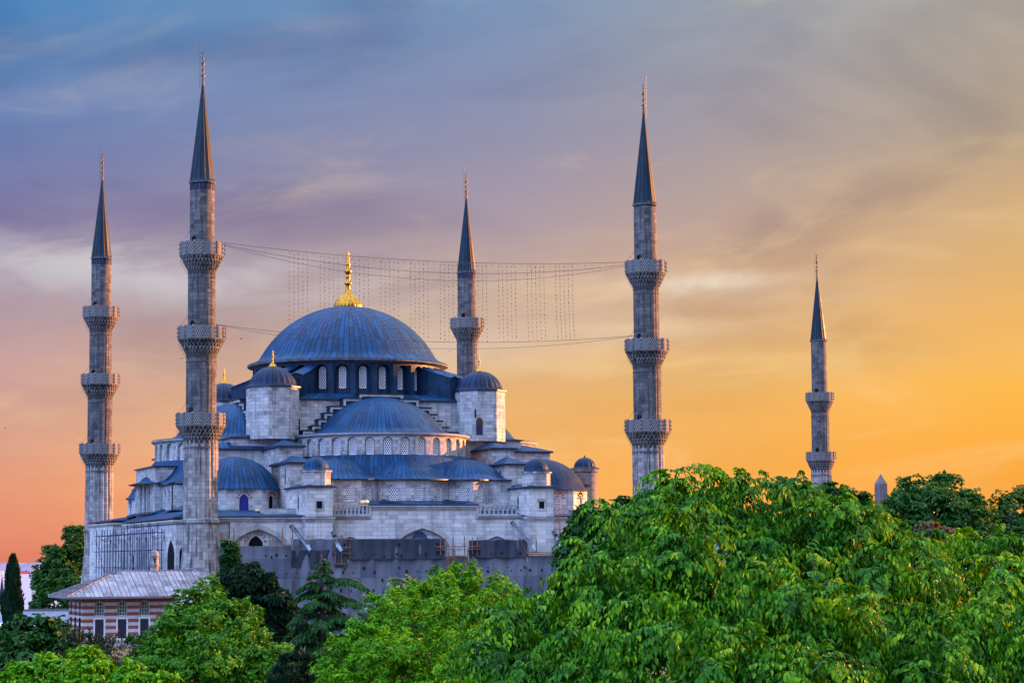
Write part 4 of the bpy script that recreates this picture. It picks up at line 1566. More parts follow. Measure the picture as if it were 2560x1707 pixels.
# ------------------------------------------------------------------ pavilion with banded walls
def build_pavilion():
    p = at(205.5, 1590, 235)
    t = thing('pavilion', 'low pavilion with red and white banded walls under a wide grey lead roof', 'pavilion', (p.x, p.y, 0), MA)
    m, nt, b, o = mat('banded_brick_and_stone')
    tc = nt.n('ShaderNodeTexCoord')
    ux, uy, _ = nt.sep(tc.outputs['UV'])
    f = nt.math('FRACT', nt.math('DIVIDE', nt.math('SUBTRACT', uy, 0.62), 0.70))
    band = nt.rng(f, 0.50, 0.53)
    br = nt.n('ShaderNodeTexBrick')
    nt.set(br.inputs['Vector'], tc.outputs['UV'])
    for i, c in (('Color1', (0.30, 0.058, 0.035, 1)), ('Color2', (0.20, 0.04, 0.028, 1)), ('Mortar', (0.22, 0.10, 0.08, 1))):
        br.inputs[i].default_value = c
    br.inputs['Scale'].default_value = 1
    br.inputs['Brick Width'].default_value = 0.3
    br.inputs['Row Height'].default_value = 0.09
    br.inputs['Mortar Size'].default_value = 0.012
    n = nt.noise(tc.outputs['Object'], 2.0, 6.0)
    w = nt.mix(nt.rng(n, 0.35, 0.7), (0.56, 0.53, 0.53, 1), (0.38, 0.36, 0.37, 1))
    nt.set(b.inputs['Base Color'], nt.mix(band, br.outputs[0], w))
    b.inputs['Roughness'].default_value = 0.85
    L, D = 17.2, 9.2
    g = MB()
    ups = (1.77, 4.15, 6.5, 10.45, 13.0, 15.4)
    ed = [0] + [(ups[i] + ups[i + 1]) / 2 for i in range(5)] + [L]
    wl, dl = [], []
    for i, c in enumerate(ups):
        mid, w_ = (ed[i] + ed[i + 1]) / 2, ed[i + 1] - ed[i]
        fn = lambda s, z, d, mid=mid: (mid + s, d, z)
        g.arch_panel(fn, w_, 3.2, 5.6, 1.08, 3.42, 4.95, 0.22, off=c - mid)
        wl.append((fn, arcpts(c - mid, 1.08, 3.42, 4.95)))
        if i < 3:
            h = 0.55
            for a0, a1 in ((-w_ / 2, c - mid - h), (c - mid + h, w_ / 2)):
                g.face([fn(a0, 0.9, 0), fn(a1, 0.9, 0), fn(a1, 3.2, 0), fn(a0, 3.2, 0)])
            dl.append((fn, c - mid))
        else:
            g.face([fn(-w_ / 2, 0.9, 0), fn(w_ / 2, 0.9, 0), fn(w_ / 2, 3.2, 0), fn(-w_ / 2, 3.2, 0)])
    g.face([(L, 0, 0.9), (L, D, 0.9), (L, D, 5.6), (L, 0, 5.6)])
    g.face([(L, D, 0.9), (0, D, 0.9), (0, D, 5.6), (L, D, 5.6)])
    lw = []
    for i in range(3):
        c = 1.7 + i * 2.9
        fn = lambda s, z, d, c=c: (d, c - s, z)
        g.arch_panel(fn, 2.9 if i else 2.9, 3.2, 5.6, 1.3, 3.4, 5.2, 0.3)
        lw.append((fn, arcpts(0, 1.3, 3.4, 5.2)))
        for a0, a1 in ((-1.45, -0.65), (0.65, 1.45)):
            g.face([fn(a0, 0.9, 0), fn(a1, 0.9, 0), fn(a1, 3.2, 0), fn(a0, 3.2, 0)])
        lw.append((fn, [(-0.65, 0.9), (-0.65, 3.2), (0.65, 3.2), (0.65, 0.9)]))
    g.face([(0, 0.25, 0.9), (0, 0, 0.9), (0, 0, 5.6), (0, 0.25, 5.6)])
    wall = g.build('wall', m, t)
    g = MB()
    g.box(-0.35, L + 0.35, -0.3, D + 0.3, 0, 0.9)
    g.box(-0.45, L + 0.45, -0.42, D + 0.4, 0.72, 0.88)
    g.build('plinth', M['moulding'], t)
    glass = plain('dark_green_panes', (0.02, 0.055, 0.06), 0.2)
    fr = plain('cream_window_bars', (0.42, 0.46, 0.36), 0.6)
    dk = plain('dark_blue_door', (0.010, 0.012, 0.028), 0.45)
    for fn, out in wl:
        g = MB()
        g.pane(fn, out, 0.2, 0.08, 0, 1, 0.08)
        c = sum(q[0] for q in out) / len(out)
        for q in (-0.27, 0.0, 0.27):
            g.beam(fn(c + q, 3.45, 0.17), fn(c + q, 4.93 - abs(q) * 0.5, 0.17), 0.05, 0.05, 1)
        for z in (3.75, 4.1, 4.45):
            g.beam(fn(c - 0.5, z, 0.17), fn(c + 0.5, z, 0.17), 0.05, 0.05, 1)
        g.build('window', [glass, fr], wall)
    for fn, c in dl:
        g = MB()
        for a0, a1 in ((-0.44, -0.02), (0.02, 0.44)):
            q = [fn(c + a0, 1.1, 0.12), fn(c + a1, 1.1, 0.12), fn(c + a1, 3.05, 0.12), fn(c + a0, 3.05, 0.12)]
            g.face(q, None, 0)
            for zz in (1.2, 2.15):
                q = [fn(c + a0 + 0.08, zz, 0.09), fn(c + a1 - 0.08, zz, 0.09), fn(c + a1 - 0.08, zz + 0.8, 0.09), fn(c + a0 + 0.08, zz + 0.8, 0.09)]
                g.face(q, None, 0)
        g.face([fn(c - 0.5, 1.0, 0.16), fn(c + 0.5, 1.0, 0.16), fn(c + 0.5, 3.2, 0.16), fn(c - 0.5, 3.2, 0.16)], None, 0)
        dd = g.build('shutter_door', [dk], wall)
        g = MB()
        for a in ((-0.62, -0.46, 0.92, 3.22), (0.46, 0.62, 0.92, 3.22), (-0.46, 0.46, 3.06, 3.22), (-0.46, 0.46, 0.92, 1.06)):
            q = (c + a[0], c + a[1])
            P0, P1 = fn(q[0], a[2], -0.05), fn(q[1], a[3], 0.1)
            g.box(P0[0], P1[0], P0[1], P1[1], a[2], a[3])
        g.build('door_frame', M['plaster'], dd)
    for fn, out in lw:
        g = MB()
        g.pane(fn, out, 0.26, 0.09)
        g.build('window', [dk, M['moulding']], wall)
    # hipped lead roof with wide eaves, raised seams
    e = 1.95
    z0, z1 = 5.45, 8.05
    A = [(-e, -e), (L + e, -e), (L + e, D + e), (-e, D + e)]
    hd = D / 2 + e
    r0, r1 = (-e + hd, D / 2), (L + e - hd, D / 2)
    g = MB()
    g.prism(A, z0 - 0.2, z0, 1, top=False)
    faces = [[A[0], A[1], r1, r0], [A[1], A[2], r1], [A[2], A[3], r0, r1], [A[3], A[0], r0]]
    for f in faces:
        pts = [(q[0], q[1], z1 if q in (r0, r1) else z0) for q in f]
        g.leadface(pts, 0, 0.95, 1.55)
    rf = g.build('roof', [M['pavilion_lead'], plain('grey_eave', (0.12, 0.12, 0.15), 0.6)], t)
    g = MB()
    x = -e + 0.6
    while x < L + e - 0.3:
        k = min(1.0, (x + e) / hd, (L + e - x) / hd)
        g.beam((x, -e, z0 + 0.04), (x, -e + hd * k, z0 + (z1 - z0) * k + 0.04), 0.06, 0.09)
        x += 0.95
    y = -e + 0.6
    while y < D + e - 0.3:
        k = min(1.0, (y + e) / hd, (D + e - y) / hd)
        g.beam((-e, y, z0 + 0.04), (-e + hd * k, y, z0 + (z1 - z0) * k + 0.04), 0.06, 0.09)
        y += 0.95
    for a, b_ in ((A[0], r0), (A[1], r1), (A[3], r0)):
        g.beam((a[0], a[1], z0 + 0.05), (b_[0], b_[1], z1 + 0.05), 0.08, 0.10)
    g.beam((r0[0], r0[1], z1 + 0.05), (r1[0], r1[1], z1 + 0.05), 0.16, 0.12)
    g.build('roof_seams', M['pavilion_lead'], rf)
    g = MB()
    c = (8.4, D / 2)
    g.lathe([(0.46, 7.6), (0.46, 8.5), (0.52, 8.55), (0.52, 8.75), (0.45, 8.8), (0.43, 9.55), (0.50, 9.6), (0.50, 9.72), (0.46, 9.76)] + cap(0.45, 9.78, 0.5, 6), 20, c, smooth=False)
    ch = g.build('chimney', stone('chimney_stone', (0.34, 0.32, 0.30), (0.22, 0.20, 0.19), (0.1, 0.1, 0.1), 0.5, 0.4, 0.6, 0.5), rf)
    g = MB()
    g.face([(c[0] + q[0] - 0.05, c[1] - 0.47, q[1]) for q in arcpts(0, 0.16, 8.9, 9.4, 8)])
    g.build('smoke_slot', M['black'], ch)


build_pavilion()


def onv(px, py, v):
    """point of the vertical plane v (mosque axes) seen at a pixel of the photograph -> u, z"""
    a = at(px, py, 100.0) - Vector((0, 0, CAMZ))
    o = Vector((0, 0, CAMZ)) - MO
    k = (v - o.dot(_mv)) / a.dot(_mv)
    return (o + a * k).dot(_mu), CAMZ + a.z * k


# ------------------------------------------------------------------ scaffold netting along the facade
def net_material(name='grey_scaffold_netting', ca=(0.045, 0.060, 0.090, 1), cb=(0.170, 0.180, 0.220, 1)):
    m, t, b, o = mat(name)
    tc = t.n('ShaderNodeTexCoord')
    ux, uy, _ = t.sep(tc.outputs['UV'])
    wn = t.n('ShaderNodeTexWhiteNoise', noise_dimensions='2D')
    t.set(wn.inputs['Vector'], t.vec(t.math('FLOOR', t.math('DIVIDE', ux, 1.9)), t.math('FLOOR', t.math('DIVIDE', uy, 2.3))))
    n = t.noise(tc.outputs['UV'], 0.8, 6.0, 0.6)
    c = t.mix(t.math('ADD', t.math('MULTIPLY', wn.outputs[0], 0.55), t.math('MULTIPLY', n, 0.45)), ca, cb)
    # tied pockets where the anchors come through: dark notches in loose rows
    def pocket(sx, sy, seed, dens):
        jx = t.math('ADD', ux, seed)
        cx, cy = t.math('FLOOR', t.math('DIVIDE', jx, sx)), t.math('FLOOR', t.math('DIVIDE', uy, sy))
        w = t.n('ShaderNodeTexWhiteNoise', noise_dimensions='3D')
        t.set(w.inputs['Vector'], t.vec(cx, cy, seed))
        r, g_, b_ = t.sep(w.outputs[1])
        fx = t.math('SUBTRACT', t.math('FRACT', t.math('DIVIDE', jx, sx)), t.math('ADD', 0.3, t.math('MULTIPLY', r, 0.4)))
        fy = t.math('SUBTRACT', t.math('FRACT', t.math('DIVIDE', uy, sy)), t.math('ADD', 0.46, t.math('MULTIPLY', g_, 0.08)))
        ax = t.math('ABSOLUTE', t.math('MULTIPLY', fx, sx))
        ay = t.math('ABSOLUTE', t.math('MULTIPLY', fy, sy))
        s = t.math('ADD', 0.09, t.math('MULTIPLY', b_, 0.13))
        ins = t.math('MULTIPLY', t.math('LESS_THAN', t.math('ADD', ax, t.math('MULTIPLY', ay, 0.45)), s), t.math('LESS_THAN', ay, t.math('MULTIPLY', s, 1.1)))
        return t.math('MULTIPLY', ins, t.math('LESS_THAN', w.outputs[0], dens))
    pk = t.math('MAXIMUM', pocket(1.35, 2.15, 0.4, 0.8), pocket(2.3, 1.45, 7.7, 0.45))
    c = t.mix(t.math('MULTIPLY', pk, 0.92), c, (0.008, 0.008, 0.012, 1))
    f1 = t.math('ABSOLUTE', t.math('SUBTRACT', t.math('FRACT', t.math('DIVIDE', ux, 1.9)), 0.5))
    f2 = t.math('ABSOLUTE', t.math('SUBTRACT', t.math('FRACT', t.math('DIVIDE', uy, 2.3)), 0.5))
    ln = t.math('MAXIMUM', t.rng(f1, 0.480, 0.497, 0.0, 0.7), t.rng(f2, 0.484, 0.497, 0.0, 0.6))
    c = t.mix(ln, c, (0.025, 0.027, 0.036, 1))
    t.set(b.inputs['Base Color'], c)
    b.inputs['Roughness'].default_value = 0.85
    b.inputs['Specular IOR Level'].default_value = 0.2
    bp = t.n('ShaderNodeBump')
    bp.inputs['Strength'].default_value = 0.5
    bp.inputs['Distance'].default_value = 0.15
    t.set(bp.inputs['Height'], t.noise(t.vec(t.math('MULTIPLY', ux, 1.7), t.math('MULTIPLY', uy, 0.5)), 1.0, 4.0))
    t.t.links.new(bp.outputs[0], b.inputs['Normal'])
    return m


M['net'] = net_material()
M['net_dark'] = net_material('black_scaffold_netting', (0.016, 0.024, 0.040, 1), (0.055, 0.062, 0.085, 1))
M['wood'] = plain('scaffold_timber', (0.21, 0.085, 0.045), 0.8, var=0.4)
M['metal'] = plain('galvanised_sheet', (0.30, 0.32, 0.36), 0.4, 0.5, 0.5, 6.0)


def net(u0, u1, ztop, v, label, folds=0.08, seed=0, sag=0.12, z0=0.2, m='net'):
    """one hanging sheet of netting, wavy, with a little thickness"""
    c = mw((u0 + u1) / 2, v, 0)
    rng = np.random.default_rng(seed + 11)
    ph = rng.uniform(0, 6, 4)
    nu = max(6, int((u1 - u0) / 0.22))
    nz = 26
    w = (u1 - u0) / 2
    rows, back, uv = [], [], []
    for j in range(nz + 1):
        r, bk, q = [], [], []
        for i in range(nu + 1):
            x = -w + 2 * w * i / nu
            k = j / nz
            z = z0 + (ztop - z0 - sag * (0.5 + 0.5 * math.sin(x * 2.3 + ph[0])) * 0.25) * k
            d = 1.5 * folds * (math.sin(x * 1.9 + ph[1] + z * 0.35) + 0.6 * math.sin(x * 4.3 + ph[2] - z * 0.6) + 0.5 * math.sin(z * 1.3 + ph[3]))
            r.append((x, d, z))
            bk.append((x, d + 0.03, z))
            q.append((x + u0 + w, z))
        rows.append(r)
        back.append(bk[::-1])
        uv.append(q)
    g = MB()
    g.quad_grid(rows, uv)
    g.quad_grid(back)
    n = nu
    for i in range(n):
        g.face([rows[-1][i], rows[-1][i + 1], back[-1][n - i - 1], back[-1][n - i]])
    o = g.build('scaffold_net', M[m])
    o.location = c
    o.rotation_euler = (0, 0, MA)
    tag(o, label, 'netting', 'netting hung along the facade scaffold')


net(-27.0, -18.1, 10.8, -36.6, 'grey netting sheet below the arch with the black window', 0.07, 1)
net(-18.0, -11.1, 11.6, -36.8, 'grey netting bunched in folds round the foot of the left front block', 0.16, 2, 0.5)
net(-11.0, 1.2, 11.6, -36.6, 'wide dark netting sheet under the middle arch, left of the timber platform', 0.06, 3)
net(1.25, 4.2, 9.4, -36.5, 'narrow low netting strip behind the timber platform', 0.06, 4)
net(4.3, 11.9, 11.4, -36.6, 'dark netting sheet right of the timber platform', 0.08, 5, 0.3)
net(12.0, 18.2, 9.4, -36.8, 'pale netting on the right front block, beside the big tree', 0.07, 6)

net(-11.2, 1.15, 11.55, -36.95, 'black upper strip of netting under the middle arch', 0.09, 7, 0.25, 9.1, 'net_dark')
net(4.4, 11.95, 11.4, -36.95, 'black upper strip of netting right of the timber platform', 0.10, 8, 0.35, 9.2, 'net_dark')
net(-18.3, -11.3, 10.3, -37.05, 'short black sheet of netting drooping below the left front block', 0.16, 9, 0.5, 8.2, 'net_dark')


def scaffold(label, poles, boards, ladder=None, v=-37.3):
    """poles and boards in photo pixels on the plane v: (x0,y0,x1,y1)"""
    c = onv((poles[0][0]), poles[0][1], v)
    t = thing('wooden_scaffold', label, 'scaffold', mw(c[0], v, 0), MA)
    def L(x, y, dv=0.0):
        u, z = onv(x, y, v)
        return (u - c[0], dv, z)
    for k, (x0, y0, x1, y1) in enumerate(poles):
        g = MB()
        g.tube([L(x0, y0, 0.25 * (k % 2)), L(x1, y1, 0.25 * (k % 2))], 0.065, 6)
        g.build('pole', M['wood'], t)
    for k, (x0, y0, x1, y1) in enumerate(boards):
        g = MB()
        g.beam(L(x0, y0, 0.1 - 0.12 * (k % 2)), L(x1, y1, 0.1 - 0.12 * (k % 2)), 0.30, 0.10)
        g.build('board', M['wood'], t)
    if ladder:
        lt = thing('ladder', ladder[0], 'ladder', mw(c[0], v - 0.3, 0), MA)
        for x in (ladder[1], ladder[2]):
            g = MB()
            g.tube([L(x, ladder[3], -0.1), L(x + 3, ladder[4], -0.1)], 0.055, 6)
            g.build('rail', M['wood'], lt)
        n = 9
        for i in range(n):
            y = ladder[3] + (ladder[4] - ladder[3]) * (i + 0.6) / n
            g = MB()
            g.tube([L(ladder[1] + 1, y, -0.1), L(ladder[2] + 1, y, -0.1)], 0.04, 5)
            g.build('rung', M['wood'], lt)
    return t


c6 = lambda x, y: (900 + x / 3.92, 1050 + y / 3.92)
q5 = lambda x, y: (540 + x / 5.8725, 1250 + y / 5.8725)


def seg(f, *s):
    return [f(a, b) + f(c, d) for a, b, c, d in s]


scaffold('timber platform on crossed poles in the middle of the facade',
         seg(c6, (790, 1150, 792, 1320), (850, 1145, 850, 1440), (912, 1140, 912, 1440), (1030, 1135, 1036, 1440), (1100, 1150, 1102, 1310), (1160, 1148, 1160, 1325),
             (925, 1275, 945, 1440), (1066, 1270, 1045, 1440)),
         seg(c6, (735, 1240, 1180, 1236), (750, 1268, 1180, 1262), (905, 1325, 1030, 1332)),
         ('tall wooden ladder leading up to the timber platform', 900 + 852 / 3.92, 900 + 910 / 3.92, 1050 + 1310 / 3.92, 1050 + 1560 / 3.92))
scaffold('timber frame with three cross boards beside the left front block',
         seg(q5, (1840, 505, 1842, 960), (1975, 550, 1975, 860), (1748, 640, 1750, 930)),
         seg(q5, (1730, 562, 1975, 566), (1840, 692, 1975, 692), (1840, 778, 1978, 778), (1760, 932, 1890, 934)))
scaffold('row of rough timber poles standing above the netting by the black arch window',
         seg(q5, (72, 475, 74, 760), (97, 470, 98, 660), (170, 545, 172, 640), (268, 408, 270, 690), (338, 545, 340, 735), (430, 505, 432, 665), (455, 525, 455, 665), (800, 500, 802, 660),
             (835, 530, 836, 650), (980, 412, 980, 660), (1107, 545, 1107, 680), (1132, 410, 1130, 560), (1265, 560, 1265, 620)),
         seg(q5, (780, 655, 1180, 655),))
scaffold('timber poles and boards at the right end of the facade',
         seg(c6, (1957, 905, 1960, 1150), (2068, 985, 2070, 1150), (2095, 975, 2097, 1150), (1570, 1150, 1645, 1320), (1642, 1160, 1640, 1300), (1735, 1165, 1735, 1300), (1915, 1165, 1915, 1310)),
         seg(c6, (1905, 1068, 2190, 1060), (1940, 1142, 2090, 1138), (1650, 1290, 1915, 1298), (1650, 1310, 1915, 1312)))


def chute(p0, p1, label, v=-37.7, w=0.55):
    (x0, y0), (x1, y1) = p0, p1
    a, b = onv(x0, y0, v + 1.2), onv(x1, y1, v)
    t = thing('debris_chute', label, 'chute', mw(b[0], v, 0), MA)
    A = Vector((a[0] - b[0], 1.3, a[1]))
    B = Vector((0, 0, b[1]))
    d = (B - A).normalized()
    x = d.cross(Vector((0, 0, 1))).normalized()
    up = x.cross(d).normalized()
    g = MB()
    sec = [(-0.5, 0.35), (-0.5, 0.0), (-0.3, -0.22), (0.3, -0.22), (0.5, 0.0), (0.5, 0.35)]
    for k in range(len(sec) - 1):
        (s0, h0), (s1, h1) = sec[k], sec[k + 1]
        q = [A + x * s0 * w + up * h0 * w, A + x * s1 * w + up * h1 * w, B + x * s1 * w + up * h1 * w, B + x * s0 * w + up * h0 * w]
        g.face(q)
        off = Vector((0, 0, -0.03))
        g.face([p + off for p in q[::-1]])
    g.build('trough', M['metal'], t)
    g = MB()
    g.tube([A - d * 0.35, A + d * 0.3], [0.25, 0.24], 10)
    g.tube([A - d * 0.37, A - d * 0.35], [0.05, 0.25], 10)
    g.build('hood', M['iron'], t)
    g = MB()
    g.tube([B + up * 0.1, B + Vector((0.35, -0.25, -0.55))], [0.5 * w, 0.36 * w], 8)
    g.build('spout', plain('pale_blue_plastic', (0.25, 0.42, 0.55), 0.5), t)


chute(q5(1125, 400), q5(1330, 670), 'long bright metal chute sloping down left of the left front block')
chute(q5(1725, 500), q5(1790, 680), 'short steep metal chute right of the left front block, by the timber frame')
chute(c6(1505, 1015), c6(1680, 1230), 'long pale metal chute sloping down to the right front block')
chute(c6(1905, 1110), c6(1965, 1270), 'small metal chute at the right end by the leaves')


def lampbowl(px, py, v, s, label):
    u, z = onv(px, py, v)
    t = thing('floodlight', label, 'floodlight', mw(u, v, z), MA + 0.4, 'floodlights on the mosque roofs')
    g = MB()
    g.lathe([(0.20 * s, 0.0), (0.42 * s, 0.08 * s), (0.5 * s, 0.22 * s), (0.44 * s, 0.38 * s), (0.3 * s, 0.46 * s), (0.0, 0.47 * s)], 18)
    g.build('housing', plain('cream_lamp_housing', (0.72, 0.55, 0.27), 0.35), t)
    g = MB()
    g.lathe([(0.31 * s, 0.44 * s), (0.33 * s, 0.52 * s), (0.0, 0.53 * s)], 14)
    g.build('cover', M['iron'], t)
    g = MB()
    g.box(-0.08, 0.08, -0.08, 0.08, -0.35, 0.02)
    g.build('bracket', M['iron'], t)


lampbowl(*q5(2180, 62), -33.0, 1.15, 'big cream floodlight at the right end of the left balustrade')
lampbowl(*q5(615, 172), -28, 0.75, 'cream floodlight on the lead roof left of the black opening')
lampbowl(*q5(700, 178), -28, 0.38, 'small floodlight under the black opening')
lampbowl(*q5(825, 184), -28, 0.45, 'low floodlight on the roof right of the black opening')


# ------------------------------------------------------------------ blue tube scaffold on the left flank
def blue_scaffold(v0, v1, u, label, zt):
    t = thing('tube_scaffold', label, 'scaffold', mw(u, v0, 0), MA)
    mb_ = plain('blue_painted_tube', (0.008, 0.02, 0.09), 0.5) if 'bt' not in M else M['bt']
    M['bt'] = mb_
    n = max(2, int((v1 - v0) / 2.1))
    for i in range(n + 1):
        y = (v1 - v0) * i / n
        for x in (0.0, 1.1):
            g = MB()
            g.tube([(x, y, 0), (x, y, zt + 0.7 * (i % 2))], 0.06, 5)
            g.build('upright', mb_, t)
    z = 2.0
    while z < zt:
        for x in (0.0, 1.1):
            g = MB()
            g.tube([(x, -0.4, z), (x, v1 - v0 + 0.4, z)], 0.055, 5)
            g.build('ledger', mb_, t)
        for i in (0, n):
            g = MB()
            y = (v1 - v0) * i / n
            g.tube([(-0.3, y, z), (1.4, y, z)], 0.05, 5)
            g.build('transom', mb_, t)
        z += 2.1
    g = MB()
    g.tube([(0, 0.3, 2), (0, v1 - v0 - 0.3, zt - 1)], 0.05, 5)
    g.build('brace', mb_, t)


blue_scaffold(-33.0, -14.2, -34.2, 'blue tube scaffold behind the near minaret, over the arched porch', 13.0)
blue_scaffold(-9.0, 6.0, -34.3, 'narrower blue tube scaffold in the recess further left', 12.6)


# ------------------------------------------------------------------ obelisk, lodge, corner turret, white wall, birds
def small_things():
    p = at(2203, 1250, 400)
    o = MB()
    w0, w1 = 0.95, 0.80
    zt = at(2203, 1209, 400).z
    za = at(2203, 1184, 400).z
    q = lambda w, z: [(-w, -w, z), (w, -w, z), (w, w, z), (-w, w, z)]
    a, b = q(w0, 0), q(w1, zt)
    for i in range(4):
        j = (i + 1) % 4
        o.face([a[i], a[j], b[j], b[i]])
        o.face([b[i], b[j], (0, 0, za)])
    o.box(-1.9, 1.9, -1.9, 1.9, 0, 2.4)
    ob = o.build('obelisk', plain('granite', (0.10, 0.09, 0.095), 0.7, var=0.35, scale=1.0))
    ob.location = (p.x, 400, 0)
    ob.rotation_euler = (0, 0, 0.45)
    tag(ob, 'pointed grey stone obelisk beside the dark round-topped tree', 'obelisk')
    # lodge half hidden by the dark conifer
    p = at(729, 1510, 205)
    t = thing('lodge', 'small grey lodge with a sloping lead roof behind the dark conifer', 'house', (p.x, p.y, 0), MA)
    g = MB()
    g.box(-9, -0.8, 0.8, 7, 0, p.z)
    g.build('wall', M['stone_low'], t)
    g = MB()
    g.pyramid([(-9.8, 0), (0, 0), (0, 7.8), (-9.8, 7.8)], p.z, p.z + 2.1, None, 0, 0.2, 1, [(-6, 3.9), (-3.9, 3.9)])
    g.build('roof', [M['pavilion_lead'], M['lead_edge_shade']], t)
    g = MB()
    g.face([(-5 + q[0], 0.77, q[1]) for q in arcpts(0, 1.0, 1.2, 3.2)])
    g.build('window', M['black'], t)
    # turret with conical roof, far left
    zt = at(5, 1426, 350).z
    zc = at(5, 1440, 350).z
    zb = at(5, 1500, 350).z
    p = at(4.5, 1500, 350)
    t = thing('conical_turret', 'small orange turret with a dark conical roof and gold tip at the left edge', 'turret', (p.x, 350, 0))
    g = MB()
    g.lathe([(0.55, 0), (0.5, zb)], 16)
    g.build('wall', plain('orange_plaster', (0.55, 0.20, 0.13), 0.85), t)
    g = MB()
    g.lathe([(0.56, zb - 0.05), (0.5, zb + 0.1), (0.03, zc)], 12, ucount=12, vlen=1, smooth=False)
    g.build('roof', M['spire_lead'], t)
    g = MB()
    g.lathe([(0.05, zc - 0.1), (0.05, zc + 0.15), (0.13, zc + 0.25), (0.04, zc + 0.38), (0.09, zc + 0.5), (0.0, zt)], 10)
    g.build('finial', M['gold'], t)
    p = at(0, 1563, 190)
    p2 = at(40, 1563, 190)
    t = thing('white_building', 'low white rendered building with a flat roof at the left edge', 'building', (p.x, 190, 0))
    g = MB()
    g.box(-14, p2.x - p.x - 0.2, 0.2, 9, 0, p.z - 0.35)
    g.build('wall', plain('white_render', (0.66, 0.66, 0.72), 0.8, var=0.12), t)
    g = MB()
    g.box(-14.2, p2.x - p.x, 0, 9.2, p.z - 0.35, p.z)
    g.build('roof', plain('pale_roof_slab', (0.74, 0.74, 0.80), 0.7, var=0.1), t)
    g = MB()
    for k in range(1):
        g.box(-0.9, 0.1, 0.17, 0.25, 0.8, 2.0)
    g.build('window', M['black'], t)
    # a long wall along the shore side, seen between cypress and plane tree
    p = at(120, 1525, 300)
    t = thing('shore_wall', 'long low pale wall behind the cypress above the sea', 'wall', (p.x, 300, 0), 0.1)
    g = MB()
    g.box(-20, 14, 0, 0.6, 0, p.z)
    g.build('wall', plain('pale_wall', (0.45, 0.43, 0.50), 0.85), t)
    g = MB()
    g.box(-20.1, 14.1, -0.12, 0.72, p.z, p.z + 0.18)
    g.build('coping', plain('dark_coping', (0.10, 0.10, 0.12), 0.8), t)
    birds = [(603, 847, 280, 'tiny dark bird flying between the nearest minaret and the main dome', 0.35),
             (455, 896, 285, 'small bird flying just left of the nearest minaret', 0.3),
             (1122, 879, 300, 'small bird gliding left of the minaret behind the dome', 0.38),
             (198, 1085, 330, 'tiny bird flying left of the leftmost minaret', 0.3),
             (12, 1070, 330, 'faint bird at the left edge of the sky', 0.28)]
    md = plain('bird_feathers', (0.02, 0.02, 0.025), 0.8)
    for i, (x, y, Y, lab, s) in enumerate(birds):
        g = MB()
        g.lathe([(0.0, -0.5), (0.1, -0.3), (0.13, 0.0), (0.1, 0.25), (0.06, 0.33), (0.075, 0.42), (0.0, 0.52)], 8)
        for sd in (-1, 1):
            g.quad_grid([[(0.05 * sd, 0.03, -0.15), (0.05 * sd, 0.03, 0.18)], [(0.5 * sd, 0.28, -0.05), (0.5 * sd, 0.28, 0.2)], [(1.0 * sd, 0.12, -0.12), (1.0 * sd, 0.12, 0.0)]])
        g.quad_grid([[(-0.04, 0, -0.4), (0.04, 0, -0.4)], [(-0.13, 0.02, -0.75), (0.13, 0.02, -0.75)]])
        b = g.build('bird', md)
        b.scale = (s, s, s)
        b.location = at(x, y, Y)
        b.rotation_euler = (R(80), 0, R(60 + 50 * i))
        tag(b, lab, 'bird', 'birds flying round the minarets')


small_things()
# ------------------------------------------------------------------ vegetation
def mesh_np(name, V, F, mats, parent, uv=False):
    """V (n,3), F (m,4) quads"""
    me = bpy.data.meshes.new(name)
    me.vertices.add(len(V))
    me.vertices.foreach_set('co', np.asarray(V, dtype=np.float32).ravel())
    me.loops.add(F.size)
    me.loops.foreach_set('vertex_index', F.astype(np.int32).ravel())
    me.polygons.add(len(F))
    me.polygons.foreach_set('loop_start', np.arange(0, F.size, 4, dtype=np.int32))
    me.update(calc_edges=True)
    for m in (mats if isinstance(mats, list) else [mats]):
        me.materials.append(m)
    o = bpy.data.objects.new(name, me)
    col.objects.link(o)
    o.parent = parent
    return o


def unit(a):
    return a / np.maximum(np.linalg.norm(a, axis=-1, keepdims=True), 1e-9)


def leaves(P, A, N, L, W, fold=0.25):
    """leaf blades: base P, axis A, face normal N, length L, width W -> verts, quads"""
    A = unit(A)
    S = unit(np.cross(A, N))
    N = np.cross(S, A)
    L = np.asarray(L)[:, None]
    W = np.asarray(W)[:, None]
    up = N * W * fold
    v0 = P
    v3 = P + A * L - N * L * 0.12
    l1 = P + A * L * 0.30 + S * W * 0.5 + up
    l2 = P + A * L * 0.68 + S * W * 0.36 + up * 0.6
    r1 = P + A * L * 0.30 - S * W * 0.5 + up
    r2 = P + A * L * 0.68 - S * W * 0.36 + up * 0.6
    V = np.stack([v0, l1, l2, v3, r2, r1], 1).reshape(-1, 3)
    i = np.arange(len(P))[:, None] * 6
    F = np.concatenate([i + np.array([[0, 3, 2, 1]]), i + np.array([[0, 5, 4, 3]])], 1).reshape(-1, 4)
    return V, F


def sph(rng, n):
    return unit(rng.normal(size=(n, 3)))


